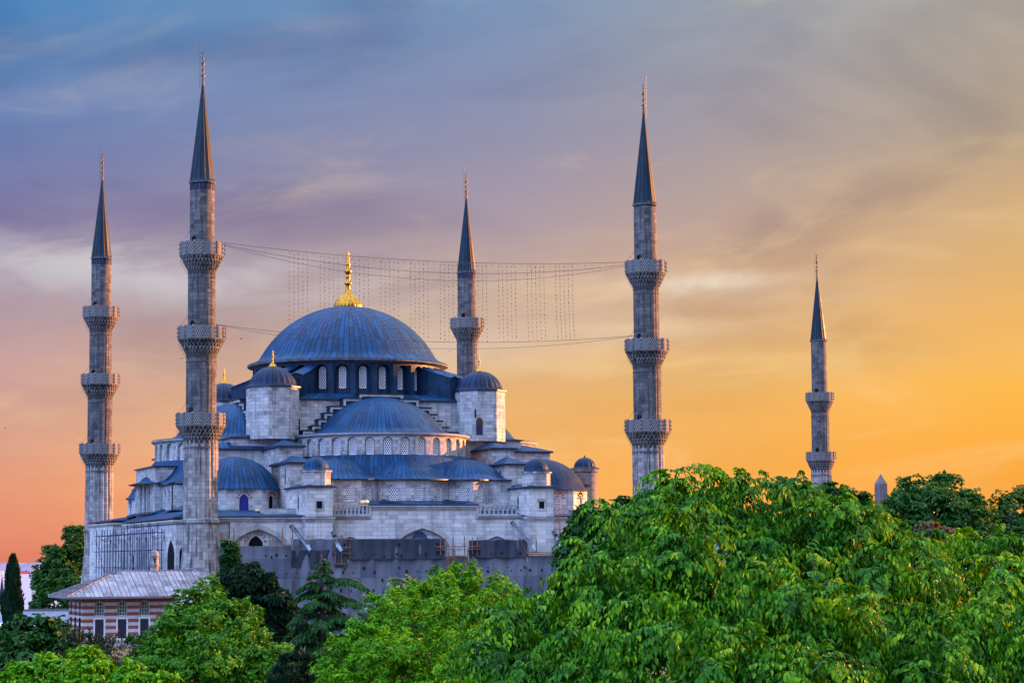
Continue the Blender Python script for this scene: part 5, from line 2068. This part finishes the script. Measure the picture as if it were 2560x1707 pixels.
def sample_blobs(rng, blobs, n, shell=0.22, cull=0.72, carve=True, cs=3.1, thr=-0.30):
    """points on/near the outside of a union of ellipsoids (x, y, z, rx, ry, rz), with outward normals"""
    B = np.array(blobs)
    sc = max(0.25, float(np.median(B[:, 3])))
    area = (B[:, 3] * B[:, 5]) + B[:, 3] * B[:, 4] * 0.5
    idx = rng.choice(len(B), size=n, p=area / area.sum())
    d = sph(rng, n)
    r = 1 - shell * rng.random(n) ** 1.6
    # lumpy surface
    lump = 1 + 0.13 * np.sin(d[:, 0] * 7 + idx) * np.sin(d[:, 1] * 6 + idx * 2.1) + 0.10 * np.sin(d[:, 2] * 11 + idx * 1.3)
    P = B[idx, :3] + d * B[idx, 3:6] * (r * lump)[:, None]
    keep = np.ones(n, bool)
    for j in range(len(B)):
        q = (P - B[j, :3]) / B[j, 3:6]
        keep &= ~((np.einsum('ij,ij->i', q, q) < cull ** 2) & (idx != j))
    nn = unit(d / B[idx, 3:6])
    if carve:
        w = P / sc * cs
        f = np.sin(w[:, 0] + 1.7 * np.sin(w[:, 2] * 0.9)) + np.sin(w[:, 1] * 1.1 + 1.3 * np.sin(w[:, 0] * 0.8)) + np.sin(w[:, 2] * 1.25 + 1.5 * np.sin(w[:, 1] * 1.1))
        keep &= f > thr + 0.40 * rng.normal(size=n)
    return P[keep], nn[keep], idx[keep]


def limbs(rng, root, base, targets, r0, mats, name='trunk', wig=0.12):
    """tapered trunk that forks into limbs running to the targets"""
    g = MB()
    T = [Vector(t) for t in targets]
    base = Vector(base)
    cen = sum(T, Vector((0, 0, 0))) / len(T)
    fork = base + (Vector((cen.x, cen.y, max(base.z + 0.4, min(t.z for t in T)))) - base) * 0.75
    pts = [base + (fork - base) * q + Vector((rng.normal() * wig, rng.normal() * wig, 0)) * r0 * 2 * (0 < q < 1) for q in (0, 0.3, 0.6, 1)]
    g.tube(pts, [r0 * 1.35, r0, r0 * 0.9, r0 * 0.75], 10)
    for t in T:
        st = base + (fork - base) * rng.uniform(0.7, 1.0)
        d = t - st
        pp = [st + d * q + Vector((rng.normal(), rng.normal(), 0.2 * rng.normal())) * wig * d.length * 0.2 * (0 < q < 1) for q in (0, 0.25, 0.5, 0.75, 1)]
        g.tube(pp, [r0 * 0.5, r0 * 0.36, r0 * 0.25, r0 * 0.15, r0 * 0.05], 7)
        for q in range(2):
            a = pp[1 + q % 2]
            e = a + Vector((rng.normal(), rng.normal(), rng.normal() * 0.5)) * min(0.5, d.length * 0.05)
            g.tube([a, (a + e) / 2 + Vector((0, 0, d.length * 0.03)), e], [r0 * 0.2, r0 * 0.11, r0 * 0.03], 5)
    return g.build(name, mats, root)


BARK = plain('bark', (0.055, 0.042, 0.032), 0.9, var=0.4)
TWIG = plain('grey_twigs', (0.05, 0.048, 0.030), 0.85, var=0.3)


def tree(name, label, cat, loc, group=None):
    return thing(name, label, cat, (loc[0], loc[1], 0), 0, group)


def pxblobs(lst, base):
    """(px, py, Y, radius in photo pixels, [flatten z]) -> ellipsoids relative to the tree base"""
    out = []
    for e in lst:
        px, py, Y, r = e[:4]
        fz = e[4] if len(e) > 4 else 1.0
        p = at(px, py, Y)
        rr = r * Y / FPX
        out.append((p.x - base[0], p.y - base[1], p.z, rr, rr, rr * fz))
    return out


def bough_tree(name, label, lst, base, n, seed, mats, L=0.15, group=None, nl=16, extra=None, slen=0.72, gap=0.54):
    """broad tree whose shoots arch outward and hang two rows of pointed leaves"""
    rng = np.random.default_rng(seed)
    t = tree(name, label, 'tree', base, group)
    bl = pxblobs(lst, base)
    P, N, _ = sample_blobs(rng, bl, n, 0.30, 0.80, True, 2.6, -0.6)
    # boughs: well-spaced tips, each carrying a hanging spray of shoots, with gaps between
    chosen = []
    for i in range(len(P)):
        if all(abs(P[i, 0] - P[j, 0]) + abs(P[i, 1] - P[j, 1]) + abs(P[i, 2] - P[j, 2]) > gap * 1.45 for j in chosen):
            chosen.append(i)
    P, N = P[chosen], N[chosen]
    if extra is not None:
        E = np.array([(at(*e[:3]) - Vector((base[0], base[1], 0)))[:] for e in extra])
        P = np.concatenate([P, E])
        N = np.concatenate([N, np.array([unit(np.array(e[3:6], float)) for e in extra])])
    P = P + N * rng.uniform(-0.35, 0.30, len(P))[:, None]
    per = np.concatenate([rng.integers(9, 22, len(chosen)), np.full(len(P) - len(chosen), 5)])
    P = np.repeat(P, per, 0)
    N = np.repeat(N, per, 0)
    k = len(P)
    D = unit(N * np.array([1, 1, 0.5]) + rng.normal(size=(k, 3)) * 0.75 + np.array([0, 0, 0.35]))
    S = slen * rng.uniform(0.55, 1.3, k)
    droop = rng.uniform(0.45, 1.0, k)
    ts = np.linspace(0.10, 1.0, nl)
    Q = P - N * 0.25 * slen - D * (S * 0.15)[:, None] + rng.normal(size=(k, 3)) * 0.07
    pos = Q[:, None, :] + D[:, None, :] * (S[:, None] * ts)[:, :, None]
    pos[:, :, 2] -= (droop * S)[:, None] * ts[None, :] ** 2
    tang = unit(D[:, None, :] - np.array([0, 0, 1.0]) * (2 * droop[:, None] * ts[None, :])[:, :, None])
    side = unit(np.cross(tang, np.array([0, 0, 1.0])[None, None, :]))
    sg = np.where(np.arange(nl) % 2 == 0, 1.0, -1.0)[None, :, None]
    wv = np.clip(ts * 1.15 - 0.1, 0, 1)[None, :, None]
    ax = unit(tang * 0.5 + side * sg * (0.85 - 0.45 * wv) + np.array([0, 0, -1.0]) * (0.35 + 0.75 * wv) + rng.normal(size=pos.shape) * 0.20)
    nr = unit(np.array([0, 0, 1.0]) * (1.1 - 0.9 * wv) + N[:, None, :] * (0.45 + 0.5 * wv) + side * sg * 0.45 + rng.normal(size=pos.shape) * 0.28)
    ln = L * rng.uniform(0.65, 1.2, pos.shape[:2]) * (0.78 + 0.45 * np.sin(PI * np.clip(ts, 0, 0.93)))[None, :]
    wd = ln * rng.uniform(0.40, 0.54, pos.shape[:2])
    V, F = leaves(pos.reshape(-1, 3), ax.reshape(-1, 3), nr.reshape(-1, 3), ln.ravel(), wd.ravel())
    # inner foliage closes the crown
    Pi, Ni, _ = sample_blobs(rng, [(b[0], b[1], b[2], b[3] * 0.64, b[4] * 0.64, b[5] * 0.64) for b in bl], n * 13, 0.55, 0.6, False)
    ki = len(Pi)
    V2, F2 = leaves(Pi, sph(rng, ki) * 0.6 + np.array([0, 0, -1.0]), Ni + rng.normal(size=(ki, 3)) * 0.5, L * rng.uniform(0.7, 1.3, ki), L * 0.45 * rng.uniform(0.8, 1.2, ki))
    mesh_np('crown', np.concatenate([V, V2]), np.concatenate([F, F2 + len(V)]), mats, t)
    tr = limbs(rng, t, (0, 0, 0), [(b[0], b[1], b[2]) for b in bl], 0.28, BARK)
    g = MB()
    pick = rng.choice(k, size=min(k, 110), replace=False)
    for i in pick:
        pts = [tuple(Q[i] - D[i] * S[i] * 0.2)] + [tuple(pos[i, j]) for j in range(0, nl, 3)]
        g.tube(pts, [0.009, 0.008, 0.006, 0.005, 0.004, 0.003][:len(pts)] + [0.004] * max(0, len(pts) - 6), 4)
    tag(g.build('twigs', TWIG, t), kind='stuff')
    return t


def rosette_tree(name, label, lst, base, n, seed, mats, L=0.22, nl=8, group=None, r0=0.25, flat=0.35, inner=2, shell=0.25, asp=0.42, cat='tree', drop=0.35, puff=None):
    """tree of leaf rosettes: each bud carries a ring of blades spread like a small umbrella"""
    rng = np.random.default_rng(seed)
    t = tree(name, label, cat, base, group)
    bl = pxblobs(lst, base)
    P, N, _ = sample_blobs(rng, bl, n, shell, 0.82, puff is None)
    if puff:                                                 # rosettes gathered into rounded tufts
        gap, per, rad = puff
        ch = []
        for i in range(len(P)):
            if all(np.abs(P[i] - P[j]).sum() > gap * 1.45 for j in ch):
                ch.append(i)
        P, N = np.repeat(P[ch], per, 0), np.repeat(N[ch], per, 0)
        d = sph(rng, len(P)) * (rng.random(len(P)) ** 0.4)[:, None]
        d[:, 2] *= 1.15
        P = P + d * rad * rng.uniform(0.7, 1.25, len(ch)).repeat(per)[:, None]
        N = unit(N * 0.5 + d)
    k = len(P)
    up = unit(N * 0.6 + np.array([0, 0, 0.8]) + rng.normal(size=(k, 3)) * 0.25)
    e1 = unit(np.cross(up, sph(rng, k)))
    e2 = np.cross(up, e1)
    an = 2 * PI * np.arange(nl) / nl
    ax = e1[:, None, :] * np.cos(an)[None, :, None] + e2[:, None, :] * np.sin(an)[None, :, None] + up[:, None, :] * (flat - drop * rng.random((k, nl)))[:, :, None]
    ax = ax + np.array([0, 0, -drop])
    ax += rng.normal(size=ax.shape) * 0.22
    pos = np.repeat(P[:, None, :], nl, 1) + rng.normal(size=ax.shape) * L * 0.16
    nr = up[:, None, :] + rng.normal(size=ax.shape) * 0.25
    ln = L * rng.uniform(0.7, 1.25, (k, nl))
    V, F = leaves(pos.reshape(-1, 3), ax.reshape(-1, 3), nr.reshape(-1, 3), ln.ravel(), (ln * asp).ravel())
    Pi, Ni, _ = sample_blobs(rng, [(b[0], b[1], b[2], b[3] * 0.8, b[4] * 0.8, b[5] * 0.8) for b in bl], int(n * inner), 0.55, 0.6)
    ki = len(Pi)
    V2, F2 = leaves(Pi, sph(rng, ki), Ni + rng.normal(size=(ki, 3)) * 0.6, L * 1.3 * rng.uniform(0.7, 1.3, ki), L * 0.8 * rng.uniform(0.8, 1.2, ki))
    mesh_np('crown', np.concatenate([V, V2]), np.concatenate([F, F2 + len(V)]), mats, t)
    limbs(rng, t, (0, 0, 0), [(b[0], b[1], b[2]) for b in bl], r0, BARK)
    return t


def gp(px, py, Y):
    p = at(px, py, Y)
    return (p.x, p.y)


BRIGHT = leafmat('fresh_elm_leaves', (0.004, 0.038, 0.001), (0.030, 0.150, 0.001), (0.245, 0.430, 0.002), 0.14, 0.5, 0.16)
LIME = leafmat('spring_green_leaves', (0.010, 0.075, 0.001), (0.070, 0.245, 0.001), (0.220, 0.410, 0.002), 0.16, 0.5, 0.14)
MAPLE = leafmat('maple_leaves', (0.008, 0.050, 0.002), (0.034, 0.150, 0.002), (0.135, 0.310, 0.004), 0.16, 0.5, 0.16)
DARKG = leafmat('dark_leaves', (0.004, 0.028, 0.004), (0.010, 0.058, 0.007), (0.028, 0.100, 0.010), 0.2, 0.5, 0.15)
PLANE = leafmat('plane_leaves', (0.008, 0.045, 0.008), (0.022, 0.090, 0.012), (0.060, 0.150, 0.016), 0.25, 0.5, 0.15)
NEEDLE = leafmat('conifer_needles', (0.004, 0.016, 0.008), (0.008, 0.032, 0.014), (0.018, 0.060, 0.022), 0.12, 0.5, 0.12)
CEDAR = leafmat('cedar_needles', (0.008, 0.036, 0.010), (0.016, 0.070, 0.016), (0.034, 0.130, 0.018), 0.15, 0.5, 0.12)
PALE = leafmat('pale_blossom_leaves', (0.03, 0.09, 0.05), (0.07, 0.15, 0.08), (0.45, 0.50, 0.42), 0.25)
RUST = leafmat('bronze_leaves', (0.05, 0.035, 0.012), (0.085, 0.05, 0.015), (0.12, 0.09, 0.02), 0.25)

# ---- the big foreground trees on the right
bough_tree('elm_tree', 'huge bright green tree with drooping pointed leaves filling the right foreground',
           [(1660, 1330, 37, 105), (1795, 1272, 38, 88), (1560, 1395, 36.5, 110), (1900, 1350, 38, 120), (1720, 1430, 35, 140), (2000, 1305, 39, 105), (2095, 1340, 38, 115), (2020, 1425, 38.6, 110), (1785, 1238, 38, 34), (1735, 1244, 38, 32), (1655, 1232, 37.6, 34), (1600, 1250, 37.4, 32), (1690, 1235, 38, 40), (1840, 1225, 38.2, 36), (1950, 1235, 39, 34), (1900, 1460, 39, 150), (1700, 1440, 38.5, 140), (1560, 1420, 38.5, 90), (1500, 1500, 34.5, 120),
            (1890, 1510, 34, 150), (1640, 1560, 33, 140), (2050, 1560, 33.5, 150), (1780, 1650, 32, 150), (1520, 1660, 32.5, 140), (1960, 1690, 31.5, 140), (2180, 1325, 39, 90), (2270, 1385, 39, 95), (2230, 1460, 37, 120)],
           gp(1780, 1700, 36), 4200, 21, BRIGHT, 0.106,
           extra=[(1500 + q * 9, 1262 + 3 * q, 37.2, -0.8, -0.1, 0.5) for q in range(6)] + [(1600 + 11 * q, 1222 - 5 * q + abs(q - 6) * 4, 37.8, -0.5 + 0.12 * q, -0.2, 0.7) for q in range(12)] +
                 [(1745 + 13 * q, 1192 + abs(q - 5) * 7, 38.2, -0.5 + 0.1 * q, -0.2, 0.9) for q in range(12)] + [(1920 + 9 * q, 1245 - 5 * q, 39.2, -0.3 + 0.1 * q, -0.1, 0.8) for q in range(10)])
bough_tree('elm_tree', 'bright drooping-leaved tree rising at the right edge of the picture',
           [(2330, 1480, 40, 130), (2470, 1395, 41, 85), (2400, 1372, 41, 65), (2340, 1400, 40.5, 70), (2540, 1500, 39, 140), (2240, 1590, 36, 150), (2420, 1620, 36, 160), (2580, 1650, 35, 160), (2300, 1700, 34, 140), (2140, 1680, 34, 120), (2400, 1510, 42, 150), (2250, 1480, 41, 130), (2520, 1520, 42, 140)],
           gp(2400, 1700, 39), 2600, 22, BRIGHT, 0.110,
           extra=[(2420 + 12 * q, 1345 - 4 * q + abs(q - 5) * 6, 41, -0.4 + 0.1 * q, -0.2, 0.8) for q in range(9)])
bough_tree('elm_tree', 'lower drooping-leaved tree spreading in front of the netted facade, left of the huge tree',
           [(1400, 1545, 36, 100), (1300, 1530, 37, 80), (1290, 1620, 35, 110), (1420, 1650, 34, 120), (1220, 1690, 34, 90), (1350, 1720, 33, 110), (1180, 1740, 33, 70)],
           gp(1330, 1720, 36), 1400, 23, BRIGHT, 0.106)
# ---- bright rounded tree in the middle
rosette_tree('chestnut_tree', 'rounded lime green tree of leaf rosettes in front of the grey netting',
             [(1120, 1500, 72, 75), (1040, 1540, 71, 85), (1190, 1530, 72, 75), (960, 1600, 70, 90), (1080, 1620, 69, 110), (1200, 1620, 69, 90), (880, 1660, 69, 80), (1000, 1690, 67, 110), (1140, 1700, 66, 110), (860, 1730, 67, 70), (1170, 1455, 73, 40),
              (1250, 1500, 73, 55), (1260, 1580, 71, 70), (1187, 1418, 73, 13), (1180, 1440, 73, 18), (1130, 1428, 73, 15), (1103, 1440, 72.5, 20), (1075, 1455, 72.5, 14), (1220, 1442, 73, 12), (1240, 1460, 73, 13), (1050, 1470, 72, 13), (1275, 1480, 73, 14)],
             gp(1050, 1700, 71), 2600, 31, LIME, 0.150, 8, asp=0.34, drop=0.40, puff=(0.52, 26, 0.30))
rosette_tree('blossom_tree', 'small pale tree with whitish blossom behind the lime green tree',
             [(1010, 1490, 92, 50), (960, 1530, 92, 60), (930, 1580, 92, 50)], gp(985, 1600, 92), 900, 32, PALE, 0.2, 6, inner=1.2)
# ---- maples on the left
rosette_tree('maple_tree', 'yellow-green maple in front of the banded pavilion, its tip over the roof edge',
             [(520, 1475, 102, 42), (505, 1530, 101, 72), (575, 1560, 100, 60), (610, 1540, 101, 45), (445, 1560, 100, 50), (490, 1610, 99, 95), (600, 1630, 98, 85), (400, 1640, 98, 80), (520, 1700, 96, 110), (660, 1690, 97, 80), (360, 1700, 96, 70), (700, 1640, 99, 40)],
             gp(520, 1707, 100), 9000, 33, MAPLE, 0.17, 6, asp=0.6, inner=1.6, shell=0.35)
rosette_tree('maple_tree', 'low yellow-green maple top along the bottom left corner',
             [(60, 1700, 60, 50), (130, 1690, 60, 60), (220, 1690, 59, 70), (320, 1710, 58, 55), (400, 1740, 58, 60), (110, 1660, 61, 32), (200, 1650, 61, 36), (20, 1740, 58, 60)],
             gp(200, 1760, 60), 3600, 34, LIME, 0.125, 6, asp=0.6, inner=1.5)
# ---- dark masses
rosette_tree('broadleaf_tree', 'dark green bushy tree at the lower left beside the pavilion',
             [(90, 1600, 125, 70), (30, 1630, 124, 70), (140, 1610, 126, 55), (70, 1670, 122, 80), (150, 1660, 122, 60)], gp(85, 1700, 124), 1900, 35, DARKG, 0.4, 6, asp=0.6, inner=1.5)
rosette_tree('plane_tree', 'tall dark plane tree between the cypress and the leftmost minaret',
             [(185, 1345, 345, 34), (150, 1400, 344, 48), (205, 1400, 346, 40), (120, 1450, 344, 45), (175, 1460, 342, 55), (140, 1510, 342, 55), (200, 1520, 342, 45), (100, 1500, 343, 30), (205, 1350, 347, 30)],
             gp(170, 1560, 344), 3400, 36, PLANE, 0.55, 5, asp=0.65, inner=1.6, r0=0.5, shell=0.5)
rosette_tree('plane_tree', 'dark green round-topped tree behind the big trees, beside the obelisk',
             [(2290, 1240, 210, 55), (2360, 1225, 212, 50), (2260, 1290, 208, 55), (2350, 1290, 208, 75), (2420, 1270, 211, 50), (2440, 1320, 208, 60), (2230, 1266, 207, 24), (2300, 1340, 206, 60), (2240, 1320, 207, 30)],
             gp(2345, 1500, 210), 3800, 37, PLANE, 0.40, 5, asp=0.65, inner=1.8, r0=0.45, shell=0.4)
rosette_tree('plane_tree', 'sparse dark tree with sky showing through at the right edge',
             [(2520, 1260, 215, 45), (2555, 1300, 215, 50), (2490, 1290, 216, 26), (2560, 1240, 216, 30)], gp(2530, 1500, 215), 1000, 38, PLANE, 0.40, 5, asp=0.6, inner=0.1, shell=0.95)
rosette_tree('plane_tree', 'dark leafy tree low at the right edge, under the sparse one',
             [(2530, 1370, 190, 60), (2490, 1400, 190, 50), (2570, 1400, 190, 60)], gp(2530, 1500, 190), 1600, 39, DARKG, 0.4, 5, asp=0.65, inner=1.6, r0=0.35)
rosette_tree('plane_tree', 'small dark tree top silhouetted at the foot of the distant minaret',
             [(2075, 1225, 190, 22), (2120, 1240, 190, 24), (2160, 1250, 190, 20), (2100, 1265, 190, 40)], gp(2110, 1400, 190), 900, 40, DARKG, 0.35, 5, asp=0.6, inner=0.8, r0=0.3, shell=0.6)
rosette_tree('bronze_tree', 'small bronze-leaved tree between the round-topped tree and the bright trees',
             [(2320, 1330, 150, 30), (2360, 1345, 150, 28), (2345, 1370, 150, 35)], gp(2340, 1500, 150), 700, 41, RUST, 0.3, 5, asp=0.6, inner=1.2, r0=0.2)
rosette_tree('broadleaf_tree', 'dark green tree against the right end of the netted facade',
             [(1460, 1290, 150, 30), (1450, 1340, 150, 48), (1430, 1400, 149, 45), (1480, 1400, 150, 50), (1430, 1450, 148, 40), (1420, 1480, 148, 40), (1560, 1270, 150, 30), (1520, 1330, 150, 55)],
             gp(1460, 1520, 150), 2300, 42, DARKG, 0.36, 6, asp=0.6, inner=1.6, r0=0.35)


def conifer(name, label, base, top, width, n, seed, mats, tiers=14, L=0.4, shape=1.0, lean=0.0):
    """dark conifer: short level boughs in tiers, needles in flat sprays"""
    rng = np.random.default_rng(seed)
    t = tree(name, label, 'tree', base)
    g = MB()
    g.tube([(0, 0, 0), (lean * 0.5, 0, top * 0.6), (lean, 0, top)], [width * 0.07, width * 0.05, 0.02], 8)
    g.build('trunk', BARK, t)
    pos, ax = [], []
    nb = tiers * 7
    per = n // nb
    for i in range(nb):
        h = (i + rng.random()) / nb * 0.97
        a = rng.random() * 2 * PI
        ln = width * ((1 - h) ** shape) * rng.uniform(0.25, 1.35) + 0.15
        q = rng.random(per) ** 0.75
        d = np.array([math.cos(a), math.sin(a), 0.0])
        sd = np.array([-d[1], d[0], 0.0])
        sw = rng.normal(size=per) * (0.16 + 0.10 * ln) * (1.15 - 0.7 * q)
        p = d[None, :] * (ln * q)[:, None] + sd[None, :] * sw[:, None]
        p[:, 2] = top * (0.06 + 0.94 * h) + ln * (0.18 * q - 0.42 * q ** 2) - np.abs(sw) * 0.3 + rng.normal(size=per) * 0.06
        p[:, 0] += lean * h
        pos.append(p)
        ax.append(d[None, :] * 0.7 + sd[None, :] * np.sign(sw)[:, None] * 0.6 + np.array([0, 0, -0.45]) + rng.normal(size=(per, 3)) * 0.35)
    P, A = np.concatenate(pos), np.concatenate(ax)
    k = len(P)
    V, F = leaves(P, A, np.array([0, 0, 1.0]) + rng.normal(size=(k, 3)) * 0.45, L * rng.uniform(0.6, 1.3, k), L * 0.26 * rng.uniform(0.7, 1.3, k))
    mesh_np('crown', V, F, mats, t)
    return t


b = gp(612, 1600, 160)
conifer('conifer', 'slender green conifer tip rising over the dark conifers by the nearest minaret', b, at(570, 1340, 160).z, 2.6, 16000, 51, CEDAR, 16, 0.42, 0.9, (at(570, 1352, 160).x - b[0]))
b3 = gp(615, 1600, 159)
conifer('conifer', 'broad very dark conifer in front of the netting, right of the maple', b3, at(615, 1398, 159).z, 4.6, 34000, 55, NEEDLE, 15, 0.5, 0.5, 0.2)
b2 = gp(688, 1600, 158)
conifer('conifer', 'dark lower conifer beside the lodge roof, right of the taller one', b2, at(660, 1425, 158).z, 4.0, 24000, 54, NEEDLE, 12, 0.5, 0.7, -0.6)


def cypress(px, y0, y1, Y, half, label, seed):
    rng = np.random.default_rng(seed)
    b = gp(px, y1, Y)
    t = tree('cypress_tree', label, 'tree', b)
    zt = at(px, y0, Y).z
    hw = half * Y / FPX
    k = 9000
    h = rng.random(k)
    prof = np.minimum(1, (1 - h) * 3.0) ** 0.7 * (0.85 + 0.15 * np.sin(h * 23)) * np.minimum(1, 0.72 + h)
    a = rng.random(k) * 2 * PI
    r = hw * prof * (1 - 0.25 * rng.random(k)) * (1 + 0.12 * np.sin(a * 5 + h * 17))
    P = np.stack([r * np.cos(a), r * np.sin(a), h * zt], 1)
    A = np.stack([0.25 * np.cos(a), 0.25 * np.sin(a), np.ones(k)], 1) + rng.normal(size=(k, 3)) * 0.18
    V, F = leaves(P, A, np.stack([np.cos(a), np.sin(a), np.zeros(k)], 1), 0.5 * rng.uniform(0.6, 1.3, k), np.full(k, 0.14))
    mesh_np('crown', V, F, NEEDLE, t)
    g = MB()
    g.tube([(0, 0, 0), (0, 0, zt * 0.95)], [0.25, 0.03], 7)
    g.build('trunk', BARK, t)


cypress(30, 1399, 1560, 170, 25, 'dark pointed cypress standing at the left edge before the sea', 52)


def cedar():
    rng = np.random.default_rng(53)
    Y = 128
    b = gp(808, 1700, Y)
    t = tree('cedar_tree', 'dark green cedar with long level drooping boughs in front of the netting', 'tree', b)
    zt = at(803, 1383, Y).z
    g = MB()
    g.tube([(0, 0, 0), (0, 0, zt * 0.6), (at(803, 1383, Y).x - b[0], 0, zt)], [0.34, 0.2, 0.03], 9)
    pos, ax, nr = [], [], []
    s = Y / FPX
    # boughs: (height px row, reach px left/right, azimuth)
    specs = []
    for row, reach, az_ in ((1400, 10, 0.4), (1408, 12, 2.9), (1418, 14, 0.2), (1428, 18, 3.3), (1432, 34, 3.0), (1438, 22, -0.4), (1462, 62, 3.2), (1458, 118, 0.05), (1475, 50, 2.6), (1480, 52, -0.8),
                            (1488, 74, 3.05), (1496, 84, 0.4), (1505, 62, -2.2), (1510, 128, -0.1), (1520, 70, 2.8), (1528, 70, 0.9), (1540, 84, 3.3), (1548, 92, -0.4), (1556, 76, -1.6), (1566, 120, 0.15),
                            (1572, 94, 2.95), (1590, 88, 3.5), (1598, 96, 0.5), (1604, 90, -0.7), (1618, 100, 2.8), (1626, 80, -1.6), (1640, 110, 3.2), (1648, 105, 0.1), (1660, 90, -2.2), (1668, 110, -0.5), (1690, 120, 3.0), (1696, 120, 0.2)):
        specs.append((row, reach, az_))
    for row, reach, a in specs:
        z0 = at(808, row, Y).z
        Lb = reach * s
        d = np.array([math.cos(a), math.sin(a), 0.0])
        pts = []
        for q in np.linspace(0, 1, 8):
            pts.append(np.array([0, 0, z0]) + d * Lb * q + np.array([0, 0, 0.18 * Lb * math.sin(PI * q * 0.75) - 0.30 * Lb * q ** 2.5]))
        g.tube([tuple(p) for p in pts], [0.07 * (1 - q) + 0.012 for q in np.linspace(0, 1, 8)], 5)
        m = int(120 + 330 * Lb)
        q = rng.random(m) ** 0.8 * 0.95 + 0.05
        pp = np.array([np.interp(q, np.linspace(0, 1, 8), [p[c] for p in pts]) for c in range(3)]).T
        side = np.array([-d[1], d[0], 0])
        sw = rng.normal(size=m) * (0.16 + 0.07 * Lb) * (1.1 - 0.6 * q)
        pp += side[None, :] * sw[:, None] + np.array([0, 0, -1.0]) * (np.abs(sw) * 0.35)[:, None]
        A = d[None, :] * 0.5 + side[None, :] * (np.sign(sw) * 0.6)[:, None] + np.array([0, 0, -0.95]) + rng.normal(size=(m, 3)) * 0.22
        pos.append(pp)
        ax.append(A)
        nr.append(np.array([0, 0, 1.0]) + rng.normal(size=(m, 3)) * 0.35)
    P, A, N = np.concatenate(pos), np.concatenate(ax), np.concatenate(nr)
    k = len(P)
    V, F = leaves(P, A, N, 0.34 * rng.uniform(0.6, 1.3, k), 0.08 * rng.uniform(0.7, 1.3, k))
    mesh_np('crown', V, F, CEDAR, t)
    g.build('trunk', BARK, t)


cedar()


def pine_bush(px, py, Y, r, label, seed, n=4200):
    """dark pine top with upright pinkish shoots (candles)"""
    rng = np.random.default_rng(seed)
    b = gp(px, py + r, Y)
    t = tree('pine_tree', label, 'tree', b, 'dark pines with pinkish candles')
    rr = r * Y / FPX
    c = at(px, py, Y)
    bl = [(c.x - b[0] + rng.normal() * rr * 0.5, rng.normal() * rr * 0.4, c.z - rr * (0.9 - 0.35 * q) + rng.normal() * rr * 0.12, rr * 0.62, rr * 0.62, rr * 0.55) for q in (0, 0, 1, 1, 1, 2, 2)]
    P, N, _ = sample_blobs(rng, bl, n, 0.3, 0.8)
    nl = 7
    A = unit(N * 0.5 + np.array([0, 0, 0.7]))[:, None, :] + rng.normal(size=(len(P), nl, 3)) * 0.55
    pos = np.repeat(P[:, None, :], nl, 1)
    k = len(P) * nl
    V, F = leaves(pos.reshape(-1, 3), A.reshape(-1, 3), rng.normal(size=(k, 3)), 0.26 * rng.uniform(0.6, 1.2, k), np.full(k, 0.035))
    mesh_np('crown', V, F, NEEDLE, t)
    pk = P[N[:, 2] > 0.25]
    pk = pk[rng.random(len(pk)) < 0.05]
    kk = len(pk)
    Ac = np.array([0, 0, 1.0]) + rng.normal(size=(kk, 3)) * 0.15
    V1, F1 = leaves(pk, Ac, sph(rng, kk), 0.42 * rng.uniform(0.6, 1.2, kk), np.full(kk, 0.10))
    V2, F2 = leaves(pk, Ac, sph(rng, kk), 0.42 * rng.uniform(0.6, 1.2, kk), np.full(kk, 0.10))
    o = mesh_np('candles', np.concatenate([V1, V2]), np.concatenate([F1, F2 + len(V1)]), plain('pink_shoots', (0.15, 0.09, 0.06), 0.8), t)
    o['kind'] = 'stuff'
    limbs(rng, t, (0, 0, 0), [(q[0], q[1], q[2]) for q in bl[:4]], 0.15, BARK)


pine_bush(300, 1625, 112, 95, 'dark pine with pinkish candles directly under the pavilion wall', 61)
pine_bush(190, 1645, 106, 95, 'dark pine with pinkish candles at the pavilion corner, above the corner maple', 62)
pine_bush(735, 1665, 90, 60, 'dark pine with tan candles between the left maple and the cedar', 63)
pine_bush(80, 1680, 100, 55, 'dark pine at the lower left, under the bushy dark tree', 64, 1600)
